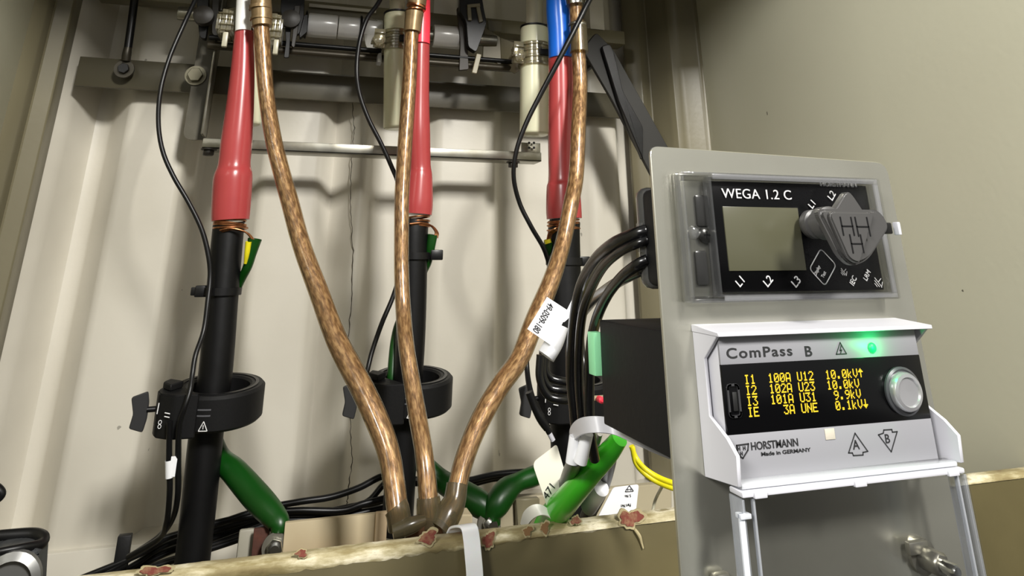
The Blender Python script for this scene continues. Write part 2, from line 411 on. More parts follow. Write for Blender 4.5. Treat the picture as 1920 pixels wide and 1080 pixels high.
# room outside the enclosure, behind the photographer: unseen dark floor and low dark wall, sized to darken the steel plate's reflection
bm = NB(); bx(bm, (-3, -3, -.22), (3, .9, -.20)); struct('floor_room', bm, mat('dark_room_floor', (30, 28, 24), .7))
bm = NB(); bx(bm, (-3, -3.05, -.2), (3, -3, .40)); struct('wall_front', bm, mat('room_wall_dado', (44, 42, 36), .8))

# crossbars across the back
def bar(name, x0, x1, y0, y1, z0, z1, m, label, cat, bev=.001):
    bm = NB(); bx(bm, (x0, y0, z0), (x1, y1, z1), bev); return tag(obj(name, bm, m), label, cat)
bm = NB(); e = EYE.z
bx(bm, (-.292, .948, e+.2135), (.485, .953, e+.2520), .0006); bx(bm, (-.292, .953, e+.2485), (.485, .975, e+.2520), .0006)
tag(obj('crossbar', bm, dark_steel), 'dark olive horizontal steel crossbar across the back wall, behind the cables', 'steel bar')
bm = NB(); bx(bm, (-.285, .930, e+.330), (.47, .96, e+.352), .001); 
tag(obj('top_angle_bar', bm, olive_paint), 'beige horizontal angle bar at the very top of the back wall', 'steel bar')

# bolt + stay rod on the crossbar
sr = thing('stay_rod', 'black stay rod with ring eye bolted to the crossbar beside the left post', 'rod', W(234, 131, .93))
bm = NB(); pxtube(bm, [(256, -30, .93, 8), (247, 40, .93, 8), (240, 90, .93, 8)], 4); obj('rod', bm, black_rubber, sr)
bm = NB(); pxtube(bm, [(241, 84, .93, 7), (238, 100, .931, 9), (236, 114, .933, 9)], 4); obj('crimp', bm, mat('dark_crimp', (58, 54, 44), .4, .5), sr)
bm = NB(); c = W(234, 131, .938); ring_section(bm, [(.0065, 0), (.0115, 0), (.0115, .005), (.0065, .005)], c, 32, (0, -1, 0)); obj('eye', bm, mat('dark_crimp', ()), sr)
bm = NB(); hexhead(bm, c+Vector((0, -.004, 0)), .0068, .006, washer=False); obj('bolt', bm, black_rubber, sr)

# ------------------------------------------------------------------ mounting bracket frame (left plate, flange, bottom bar)
bf = thing('cable_support_frame', 'steel support frame with tall left side plate and thin bottom bar behind the red cables', 'frame', W(700, 290, .92))
bm = NB(); Y = .925
o4 = [W(352, -90, Y), W(395, -90, Y), W(386, 262, Y), W(338, 262, Y)]
o4 = [Vector((p.x, Y, p.z)) for p in o4]; o4[3].x = o4[0].x = W(342, 262, Y).x; o4[1].x = o4[2].x = W(386, 262, Y).x
prism(bm, rounded(o4, [0, 0, 0, .012]), (0, .003, 0)); obj('side_plate', bm, dark_steel, bf)
bm = NB(); xr = o4[2].x
bx(bm, (xr-.003, .895, o4[2].z+.002), (xr, .928, o4[0].z), .0008); obj('side_flange', bm, zinc, bf)
bm = NB(); zb = W(700, 292, .90).z
bx(bm, (xr+.001, .893, zb), (W(1012, 290, .90).x, .896, zb+.0125), .0006); bx(bm, (xr+.001, .893, zb), (W(1012, 290, .90).x, .925, zb+.0022), .0006)
obj('bottom_bar', bm, zinc, bf)
bm = NB(); x1 = W(1012, 290, .90).x
bx(bm, (x1-.028, .8965, zb), (x1, .899, zb+.026), .0006)
obj('end_tab', bm, zinc, bf)
for px, py in ((992, 268), (1001, 268), (992, 277), (1001, 277)):
    bm = NB(); lathe(bm, [(.0018, 0), (.0018, .0006)], W(px, py, .8925), (0, -1, 0), 12); obj('tab_hole', bm, black_rubber, bf)
bm = NB(); hexhead(bm, W(367, 142, .924), .0095, .008, rot=.3); b_ = obj('bolt', bm, mat('greyed_bolt', (120, 116, 98), .4, .6), bf)
for px, py in ((392, 279), (962, 303)):
    bm = NB(); hexhead(bm, W(px, py, .892), .0068, .008, (0, 0, -1)); obj('foot_bolt', bm, mat('black_bolt', (34, 30, 24), .5), bf)

# ------------------------------------------------------------------ earthing switch mechanism at the top
sw = thing('earthing_switch_shaft', 'grey operating shaft with black levers running across the top behind the cables', 'switch mechanism', W(620, 60, .90))
Y = .90; A = W(400, 31, Y); B = W(905, 80, Y); A.z = B.z = W(640, 52, Y).z
roll = mat('grey_roller', (236, 236, 236), .25, .1, noise=(9, (190, 188, 182), .6))
def xseg(name, px0, px1, r, m, pr=sw, z=None, Y=.90, seg=28, prof=None):
    a = W(px0, 52, Y).x; b = W(px1, 52, Y).x; z = A.z if z is None else z; bm = NB()
    lathe(bm, prof or [(r*.96, 0), (r, .0015), (r, b-a-.0015), (r*.96, b-a)], (a, Y, z), (1, 0, 0), seg); return obj(name, bm, m, pr)
xseg('roller', 577, 632, .0165, roll); xseg('roller', 634, 674, .0160, roll); xseg('roller', 676, 716, .0158, roll); xseg('roller', 812, 866, .0165, roll)
xseg('core_shaft', 330, 930, .009, zinc)
for p in (571, 674, 868): xseg('retaining_ring', p, p+4, .0195, black_rubber)
z1 = W(640, 92, .89).z; z2 = W(640, 104, .89).z
xseg('thin_rod', 395, 960, .0034, black_rubber, z=z1, Y=.885, seg=12)
xseg('thin_rod', 395, 960, .0052, mat('dark_rod', (62, 56, 44), .4, .4), z=z2, Y=.89, seg=12)
def plate_px(name, pts, Y, t, m, parent, r=.002, bev=.0006):
    bm = NB(); P = [W(px, py, Y) for px, py in pts]; prism(bm, rounded(P, r, 3), (0, t, 0), bev, 1); return obj(name, bm, m, parent)
lv = thing('switch_lever', 'black double lever hanging from the shaft beside the left red cable', 'lever', W(548, 60, .875))
plate_px('lever_plate', [(528, -30), (572, -30), (570, 30), (562, 62), (556, 66), (550, 50), (533, 48), (526, 20)], .872, .008, black_rubber, lv)
plate_px('lever_arm', [(534, 40), (546, 40), (544, 78), (542, 108), (532, 108), (536, 78)], .870, .005, black_rubber, lv)
plate_px('lever_arm', [(552, 10), (563, 10), (558, 60), (552, 90), (546, 86), (550, 50)], .866, .005, mat('dark_lever', (44, 40, 34), .45), lv)
plate_px('lever_cam', [(566, 30), (578, 26), (576, 60), (562, 72), (560, 55)], .880, .010, black_rubber, lv)
lv2 = thing('switch_lever', 'thick black lever between middle red cable and right insulator', 'lever', W(890, 60, .875))
plate_px('lever_plate', [(864, -30), (900, -30), (908, 20), (913, 42), (905, 66), (893, 98), (878, 88), (874, 40), (862, 20)], .868, .012, black_rubber, lv2, .004)
plate_px('lever_arm', [(857, 14), (866, 12), (876, 60), (879, 130), (861, 132), (863, 80)], .882, .006, mat('dark_lever2', (52, 46, 36), .5), lv2)
plate_px('tie_strap', [(876, 8), (900, 6), (901, 12), (877, 14)], .864, .003, olive_paint, lv2, .0005)
plate_px('tie_strap', [(876, 12), (883, 12), (885, 38), (878, 38)], .8645, .003, olive_paint, lv2, .0005)
plate_px('tie_strap', [(893, 12), (900, 12), (906, 40), (899, 42)], .8645, .003, olive_paint, lv2, .0005)
plate_px('pawl', [(894, 100), (903, 102), (894, 138), (885, 136)], .862, .004, mat('beige_pawl', (142, 134, 106), .4), lv2, .001)
lv3 = thing('switch_lever', 'black lever cluster at the top left beside the tall side plate', 'lever', W(385, 60, .875))
plate_px('lever_plate', [(368, -30), (392, -30), (390, 40), (386, 74), (374, 70), (370, 30)], .880, .010, black_rubber, lv3, .004)
plate_px('lever_arm', [(398, -30), (412, -30), (410, 30), (414, 66), (404, 70), (397, 62)], .885, .006, mat('dark_lever', ()), lv3, .002)
bm = NB(); lathe(bm, [(.011, 0), (.012, .004), (.012, .016), (.006, .018)], W(384, 35, .880), (0, -1, 0), 24); obj('hub', bm, mat('dark_lever', ()), lv3)
bm = NB(); lathe(bm, [(.010, 0), (.012, .004), (.012, .012), (.005, .014)], W(545, 40, .872), (0, -1, 0), 24); obj('hub', bm, mat('dark_lever', ()), lv)
# beige support arms
sa = thing('insulator_bracket', 'beige curved bracket plate left of the middle ivory insulator', 'bracket', W(708, 80, .89))
plate_px('arm_plate', [(684, 28), (706, 36), (722, 52), (722, 108), (715, 116), (702, 110), (686, 90), (680, 60)], .888, .003, olive_paint, sa, .012)
plate_px('end_lip', [(709, 100), (716, 98), (716, 117), (708, 116)], .870, .018, white_pl, sa, .001)
sb = thing('insulator_bracket', 'beige bent bracket plate left of the right ivory insulator', 'bracket', W(930, 100, .89))
bm = NB(); q = [W(908, 50, .900), W(938, 70, .896), W(940, 122, .896), W(905, 108, .900)]
prism(bm, q, (0, .003, 0), .0005, 1); obj('arm_plate', bm, mat('olive_arm', (118, 108, 78), .4), sb)
bm = NB(); q = [W(938, 70, .895), W(970, 82, .880), W(974, 132, .880), W(966, 138, .880), W(940, 124, .895)]
prism(bm, rounded(q, .002, 3), (0, .003, 0), .0005, 1); obj('arm_tongue', bm, olive_paint, sb)
plate_px('tab', [(914, 38), (942, 40), (941, 60), (916, 58)], .905, .003, olive_paint, sb, .0005)
# pale strip of the top angle, and two panels added in place of bright wall
for px in ((580, 6, 705, 24, 'pale strip plate at the top behind the grey roller', .922), (1104, -10, 1134, 58, 'pale hanging plate at the top right of the blue sleeve', .93),
           (814, -10, 856, 29, 'small pale plate at the top between middle cable and thick lever', .93)):
    Yk = px[5]; a = W(px[0], px[1], Yk); b = W(px[2], px[3], Yk)
    bm = NB(); bx(bm, (a.x, Yk, b.z), (b.x, Yk+.003, a.z+(.02 if px[1] < 0 else 0)), .0006); tag(obj('pale_panel', bm, wall_paint), px[4], 'plate')
# dark diagonal strut at the right
ds = thing('diagonal_strut', 'dark diagonal strut crossing the right back corner above the grey plate', 'strut', W(1160, 200, .86))
bm = NB(); q = [(1092, 92), (1118, 60), (1150, 92), (1188, 160), (1300, 360), (1250, 380), (1222, 330), (1146, 185)]
P = [W(px, py, .86) for px, py in q]; prism(bm, rounded(P, .006, 3), (0, .006, 0), .001, 1); obj('strut_plate', bm, mat('strut_dark', (24, 22, 17), .6), ds)
bm = NB(); c = W(1135, 100, .872); lathe(bm, [(.008, 0), (.008, 1.0-.872+.0)], c, (0, 1, 0), 20); obj('pivot_pin', bm, black_rubber, ds)
bm = NB(); q = [(1128, 86), (1144, 82), (1152, 100), (1168, 170), (1206, 238), (1206, 300), (1160, 190)]
P = [W(px, py, .852) for px, py in q]; prism(bm, rounded(P, .004, 3), (0, .008, 0), .001, 1); obj('black_pad', bm, black_rubber, ds)

# ------------------------------------------------------------------ ivory insulators, with clear clamps
def insulator(px, ytop, ybot, h, label, stem, cl, gc, hw):
    t = thing('post_insulator', label, 'insulator', W(px, (ytop+ybot)/2, .855), 'ivory post insulators')
    Y = .855; a = W(px, ybot, Y); b = W(px, ytop, Y); r = WR(px, 150, Y, h); H = b.z-a.z; bm = NB()
    lathe(bm, [(r*.90, 0), (r*.97, .001), (r, .003), (r*1.0, H*.97), (r*.96, H)], (a.x, Y, a.z), (b-a), 40); obj('body', bm, ivory, t)
    bm = NB(); lathe(bm, [(r*1.0, 0), (r*1.02, .001), (r*1.02, .0025), (r*.9, .0035)], b, (b-a), 40); obj('seal_ring', bm, black_rubber, t)
    bm = NB(); lathe(bm, [(r*.66, .003), (r*.62, .005), (r*.62, .09)], b, (b-a), 32); obj('stem', bm, stem, t)
    c = thing('clear_cable_clamp', cl, 'clamp', W(px, gc, .85), 'clear plastic clamps round the insulators')
    rc = r*1.10; hh = WR(px, gc, Y, hw)
    for i, (dz, k) in enumerate(((hh*.85, 1.04), (hh*.35, 1.0), (-hh*.2, 1.02), (-hh*.8, 1.05))):
        bm = NB(); ring_section(bm, [(r*1.01, -.0022), (rc*k, -.0022), (rc*k*1.02, 0), (rc*k, .0022), (r*1.01, .0022)], W(px, gc, Y)+Vector((0, 0, dz)), 40); obj('collar', bm, clear_clamp, c)
    bm = NB(); ring_section(bm, [(r*1.01, -hh*.8), (r*1.05, -hh*.8), (r*1.05, hh*.8), (r*1.01, hh*.8)], W(px, gc, Y), 40); obj('sleeve', bm, clear_clamp, c)
    cc = W(px, gc, Y)
    bm = NB()
    for k in range(4): bx(bm, (cc.x-r*1.05-.013, Y-.014+k*.004, cc.z-hh*.9+k*.001), (cc.x-r*1.0, Y-.0125+k*.004, cc.z+hh*.9-k*.003), .0004)
    bx(bm, (cc.x-r*1.05-.016, Y-.02, cc.z-hh*.3), (cc.x-r, Y+.004, cc.z-hh*.15), .0004); bx(bm, (cc.x-r*1.05-.012, Y-.018, cc.z+hh*.4), (cc.x-r, Y+.004, cc.z+hh*.52), .0004)
    obj('side_lug', bm, clear_clamp, c)
    bm = NB(); lathe(bm, [(.0072, 0), (.008, .002), (.008, .008), (.004, .011)], cc+Vector((-r-.008, -.014, -hh*.4)), (0, -1, .2), 20); obj('screw_boss', bm, clear_clamp, c)
    bm = NB(); bx(bm, (cc.x+.000, Y-r-.006, cc.z-.0045), (cc.x+r*.72, Y-r+.002, cc.z+.0045), .001); obj('black_insert', bm, black_matt, c)
    return t
silver_stem = mat('pale_metal_stem', (206, 200, 176), .2, .4)
insulator(466, 14, 235, 24, 'ivory post insulator mostly hidden behind the white-topped cable', silver_stem, 'clear clamp behind the white sleeve at the top left', 62, 22)
insulator(745, 28, 241, 25.5, 'ivory post insulator behind the middle copper cable', silver_stem, 'clear clamp on the insulator left of the middle copper cable', 80, 20)
insulator(1002, 54, 253, 25.5, 'ivory post insulator left of the blue-sleeved cable', silver_stem, 'clear clamp with black insert beside the blue sleeve', 106, 22)
# cloudy clear cable clamp around the first cable
cc = thing('cable_gland_clamp', 'cloudy ribbed clear clamp around the white sleeve and copper cable', 'clamp', W(470, 55, .84))
for side, x0, x1, y0, y1 in ((-1, 409, 440, 22, 68), (1, 503, 528, 30, 82)):
    bm = NB(); n = 6
    for i in range(n):
        px = x0+(x1-x0)*(i+.5)/n; hh = math.sin(PI*(i+1.2)/(n+1.4)) if side < 0 else math.sin(PI*(n-i+.2)/(n+1.4))
        a = W(px-2, y0+(1-hh)*18, .812); b = W(px+2.2, y1-(1-hh)*16, .812); bx(bm, (a.x, .800+.004*(i % 2), b.z), (b.x, .838, a.z), .0008)
    obj('rib_block', bm, clear_clamp, cc)
    bm = NB()
    for j in range(4):
        py = y0+(y1-y0)*(j+.6)/4.4; a = W(x0+2, py-1.6, .806); b = W(x1-1, py+1.6, .806); bx(bm, (a.x, .797, b.z), (b.x, .836, a.z), .0006)
    obj('rib', bm, clear_clamp, cc)
    px = (x0+x1)/2+side*2; a = W(px-4, y1, .806); b = W(px+3, y1+22, .806)
    bm = NB(); bx(bm, (a.x, .800, b.z), (b.x, .806, a.z+.004), .001); obj('clip_pin', bm, mat('cloudy_pin', (178, 174, 152), .35), cc)
    bm = NB(); ring_section(bm, [(.030, -.008), (.033, -.008), (.033, .008), (.030, .008)], W(470, (y0+y1)/2-2, .845), 40)
    obj('band', bm, clear_clamp, cc)

# ================================================================== HIGH-VOLTAGE CABLES
CBL = 'high-voltage cables with red shrink sleeves'
def hv(label, loc, jacket, shrink, sleeve, smat, upper=None):
    t = thing('high_voltage_cable', label, 'cable', loc, CBL)
    bm = NB(); pxtube(bm, jacket, 8, 32); obj('jacket', bm, black_jacket, t)
    bm = NB(); pxtube(bm, shrink, 5, 40); obj('heat_shrink', bm, red_shrink, t)
    bm = NB(); pxtube(bm, sleeve, 5, 32); obj('phase_sleeve', bm, smat, t)
    return t
def wraps(t, px, py0, py1, Y, h, n=5, tail=None):
    for i in range(n):
        c = W(px+random.uniform(-1, 1), py0+(py1-py0)*i/(n-1), Y); r = WR(px, py0, Y, h)+random.uniform(-.0008, .0012); tl = random.uniform(-.14, .14); t2 = random.uniform(-.1, .1)
        pts = [c+Vector((math.cos(a)*r, math.sin(a)*r, r*(math.cos(a)*tl+math.sin(a)*t2))) for a in [2*PI*k/36 for k in range(36)]]
        bm = NB(); tube(bm, pts, .0011, 8, closed=True); obj('wire_wrap', bm, copper_wire, t)
    if tail:
        for k in range(4):
            bm = NB(); pxtube(bm, [(a+k*1.6, b+k*.8, Y_+k*.0008, 1.7) for a, b, Y_ in tail], 6, 8); obj('wire_tail', bm, copper_wire, t)
Yc = .80
c1 = hv('leftmost black cable with red shrink and white sleeve, in a sensor ring', W(370, 1000, Yc),
        [(429, 418, Yc, 29.5), (427, 440, Yc, 30), (417, 550, Yc, 31), (404, 700, Yc, 32.5), (388, 803, Yc, 33), (378, 900, Yc, 33.5), (367, 1000, Yc, 33.5), (356, 1090, Yc, 34)],
        [(432, 413, Yc, 36), (433, 395, Yc, 37), (436, 345, Yc, 37.5), (438, 326, Yc, 36), (439.5, 308, Yc, 31), (444, 262, Yc, 30), (450, 200, Yc, 26.5), (455, 130, Yc, 22.5), (457, 58, Yc, 17)],
        [(456, 59, Yc-.003, 15.6), (456, 30, Yc-.003, 14.5), (456, 0, Yc-.003, 13), (457, -60, Yc-.003, 12)], white_sleeve)
wraps(c1, 432, 415, 428, Yc, 30, 5, [(412, 432, Yc-.019), (432, 428, Yc-.021), (458, 434, Yc-.019), (470, 446, Yc-.015), (474, 458, Yc-.015)])
c2 = hv('middle black cable with red shrink and bright red sleeve, behind copper cable', W(745, 1000, Yc),
        [(777, 412, Yc, 27), (774, 450, Yc, 28), (771, 600, Yc, 27.5), (765, 700, Yc, 28), (755, 800, Yc, 28.5), (750, 900, Yc, 29), (744, 1000, Yc, 29)],
        [(781, 402, Yc, 28.5), (783, 380, Yc, 28.5), (787, 330, Yc, 23.5), (787, 310, Yc, 20.5), (785, 250, Yc, 21.5), (786, 180, Yc, 18.5), (788, 82, Yc, 17.5)],
        [(789, 83, Yc-.003, 16.8), (790, 40, Yc-.003, 16.8), (790, 0, Yc-.003, 16.8), (791, -60, Yc-.003, 17)], pink_sleeve)
wraps(c2, 780, 408, 423, Yc, 25, 5, [(768, 420, Yc-.018), (790, 418, Yc-.017), (806, 422, Yc-.012), (816, 434, Yc-.01), (815, 444, Yc-.01)])
c3 = hv('rightmost black cable with red shrink and blue sleeve', W(1070, 950, Yc),
        [(1059, 415, Yc, 27), (1057, 450, Yc, 28.5), (1060, 600, Yc, 30), (1063, 750, Yc, 31), (1067, 850, Yc, 32), (1072, 960, Yc, 32), (1076, 1030, Yc, 32)],
        [(1058, 410, Yc, 31), (1057, 390, Yc, 31), (1056, 350, Yc, 29), (1055, 330, Yc, 25), (1053, 250, Yc, 24), (1052, 180, Yc, 22.5), (1051, 108, Yc, 21.5)],
        [(1051, 110, Yc-.003, 20.8), (1049, 60, Yc-.003, 20.5), (1046, 12, Yc-.003, 20.5), (1044, -60, Yc-.003, 17)], blue_sleeve)
wraps(c3, 1057, 414, 430, Yc, 27, 5, [(1064, 418, Yc-.018), (1042, 428, Yc-.019), (1030, 436, Yc-.012), (1026, 450, Yc-.01)])
# earth leads of the cable screens: flared sleeve on top, green sleeve below, lug and bolt at the end
def cone_sleeve(t, spec, m, stripe=None):
    bm = NB(); p, r = pxpath(spec, 6); tube(bm, p, r, 28, caps=False); tube(bm, p, [x*.86 for x in r], 28, caps=False); obj('flared_sleeve', bm, m, t, recalc=False)
    if stripe:
        bm = NB(); p, r = pxpath(stripe, 6); tube(bm, p, r, 20, caps=False); obj('yellow_stripe', bm, yellow, t)
cone_sleeve(c1, [(478, 448, Yc-.012, 13.5), (471, 475, Yc-.010, 10.5), (464, 500, Yc-.006, 9), (452, 525, Yc+.004, 8), (436, 560, Yc+.016, 8)], green_dark,
            [(466, 453, Yc-.0175, 6), (463, 476, Yc-.0155, 5), (460, 494, Yc-.012, 3)])
cone_sleeve(c2, [(811, 440, Yc-.008, 9.5), (807, 465, Yc-.006, 8.5), (802, 490, Yc, 8), (792, 515, Yc+.010, 7), (776, 560, Yc+.02, 7), (750, 600, Yc+.020, 7), (740, 640, Yc+.012, 8), (735, 700, Yc+.004, 9), (734, 722, Yc+.004, 9)], green_dark)
cone_sleeve(c3, [(1028, 452, Yc-.006, 8), (1028, 466, Yc-.002, 8), (1033, 482, Yc+.006, 8), (1044, 510, Yc+.016, 7)], green_dark, [(1026, 449, Yc-.010, 6), (1028, 456, Yc-.010, 6)])
def green_lead(t, spec, m=green_dark):
    bm = NB(); pxtube(bm, spec, 8, 28); return obj('earth_lead', bm, m, t)
g1 = green_lead(c1, [(392, 800, .83, 16), (412, 856, .815, 19), (440, 885, .80, 23), (476, 926, .78, 25), (500, 952, .765, 24), (518, 972, .755, 21), (524, 985, .750, 19), (522, 1000, .748, 14)])
bolt_loc = W(516, 1018, .745)
def lug(parent, spec, nut, rr=.011):
    bm = NB(); P = [W(*s) for s in spec]; prism(bm, P, (0, .004, 0), .0008, 1); l = obj('cable_lug', bm, zinc, parent)
    bm = NB(); lathe(bm, [(rr, 0), (rr, .0025), (rr*.98, .003)], nut, (0, -1, .15), 28); obj('washer', bm, zinc, l)
    bm = NB(); hexhead(bm, Vector(nut)+Vector((0, -.003, 0)), rr*.66, .007, (0, -1, .15), False); lathe(bm, [(rr*.35, 0), (rr*.35, .014)], Vector(nut)+Vector((0, -.003, 0)), (0, -1, .15), 16)
    obj('nut', bm, chrome, l)
lug(c1, [(506, 996, .749), (531, 996, .749), (536, 1040, .749), (500, 1040, .749)], W(515, 1025, .745))
g2 = green_lead(c2, [(775, 850, .83, 16), (822, 897, .82, 18), (862, 922, .80, 21), (900, 945, .785, 22), (922, 962, .78, 16), (930, 975, .78, 10)])
g3 = green_lead(c3, [(1030, 880, .80, 14), (1000, 893, .79, 16), (972, 904, .785, 15), (950, 920, .78, 21), (932, 945, .775, 22), (924, 966, .775, 17), (926, 985, .775, 12)])
lug(c2, [(905, 965, .782), (938, 968, .782), (940, 1000, .782), (900, 1000, .782)], W(916, 982, .776), .012)

# ------------------------------------------------------------------ copper earthing cables in clear sheath
def copper_cable(label, loc, spec, top, bot):
    t = thing('copper_earthing_cable', label, 'earthing cable', loc, 'stranded copper cables in clear sheath')
    p, r = pxpath(spec, 10); bm = NB(); tube(bm, p, [x*.90 for x in r], 24); obj('copper_core', bm, copper_core, t, recalc=False)
    bm = NB(); tube(bm, p, r, 28, caps=False); obj('clear_sheath', bm, clear_amber, t)
    for sp in top: bm = NB(); pxtube(bm, sp[0], 4, 28); obj(sp[1], bm, sp[2], t)
    bm = NB(); pxtube(bm, bot, 4, 28); obj('end_sleeve', bm, clear_end, t)
    return t
dusty = mat('dusty_brass_ferrule', (150, 126, 92), .34, .5, noise=(70, (112, 92, 62), .7))
k1 = copper_cable('left copper cable in clear sheath, bowing from the white sleeve to the rail', W(745, 970, .60),
    [(487, -30, .775, 15), (489, 30, .772, 16), (494, 110, .768, 16), (500, 180, .763, 15.5), (513, 262, .752, 16), (530, 330, .742, 16.5), (544, 380, .732, 17), (566, 460, .715, 17.5), (599, 550, .695, 19), (633, 640, .67, 20.5), (680, 730, .645, 22), (712, 800, .63, 22), (729, 850, .62, 21), (738, 900, .61, 20.5), (746, 960, .60, 20), (750, 985, .60, 19)],
    [([(487, -20, .772, 20), (490, 18, .770, 20.5), (491, 50, .769, 19.5)], 'top_ferrule', dusty), ([(488, 12, .769, 22), (488, 18, .769, 22)], 'ferrule_band', dusty), ([(490, 34, .769, 21.5), (490, 38, .769, 21.5)], 'ferrule_band', dusty)],
    [(742, 950, .601, 22.5), (746, 960, .60, 22.5), (750, 990, .60, 22)])
k2 = copper_cable('middle copper cable in clear sheath, hanging straight beside the red cable', W(805, 980, .60),
    [(782, -30, .775, 16), (780, 20, .772, 15), (772, 62, .770, 14), (768, 150, .762, 13.5), (760, 262, .75, 14), (754, 360, .735, 14), (753, 430, .725, 14), (753, 510, .71, 14), (756, 580, .70, 14.5), (762, 650, .68, 15), (773, 720, .665, 16), (783, 780, .65, 17), (795, 850, .63, 17), (802, 920, .62, 18), (805, 965, .615, 18), (806, 985, .615, 18)],
    [([(783, -20, .770, 19), (781, 12, .770, 17.5)], 'top_ferrule', dusty), ([(777, 24, .768, 17.5), (773, 60, .768, 16)], 'top_ferrule', dusty), ([(781, 12, .769, 18.5), (780, 15, .769, 18.5)], 'ferrule_band', copper_wire), ([(779, 19, .769, 18), (779, 21, .769, 18)], 'ferrule_band', copper_wire)],
    [(803, 932, .617, 21), (804, 950, .616, 23), (806, 988, .614, 24)])
k3 = copper_cable('right copper cable in clear sheath, curving down from the blue sleeve', W(835, 975, .60),
    [(1078, -30, .775, 14), (1080, 20, .772, 13), (1084, 90, .768, 13), (1087, 160, .765, 13.5), (1084, 250, .75, 13.5), (1080, 330, .74, 13.5), (1071, 380, .73, 14), (1057, 450, .72, 14), (1036, 520, .705, 15.5), (1003, 600, .69, 17.5), (975, 670, .675, 17.5), (940, 720, .66, 18), (910, 770, .65, 18.5), (886, 820, .64, 18), (868, 870, .63, 18), (857, 915, .622, 18), (850, 945, .618, 18), (828, 985, .61, 20)],
    [([(1076, -20, .769, 19), (1079, 10, .769, 17)], 'top_ferrule', chrome), ([(1084, 44, .765, 15), (1086, 98, .763, 16)], 'top_sleeve', clear_end), ([(1083, 46, .765, 16), (1083, 49, .765, 16)], 'ferrule_band', zinc)],
    [(857, 908, .62, 19.5), (852, 940, .616, 21), (840, 965, .612, 24), (824, 995, .608, 22)])
jt = thing('earthing_junction', 'dusty brown junction lug where the three copper cables meet behind the rail', 'junction', W(800, 985, .60))
bm = NB(); P = [W(px, py, .606) for px, py in ((762, 985), (790, 972), (822, 975), (855, 958), (858, 972), (840, 1000), (760, 1020))]; prism(bm, rounded(P, .003, 3), (0, .012, 0), .001, 1)
obj('lug_plate', bm, mat('brown_lug', (96, 66, 44), .5, .3, noise=(60, (62, 44, 32), .8)), jt)
bm = NB(); pxtube(bm, [(736, 998, .592, 12), (770, 985, .592, 14), (798, 975, .592, 8)], 5, 16); obj('clear_wrap', bm, clear_end, jt)

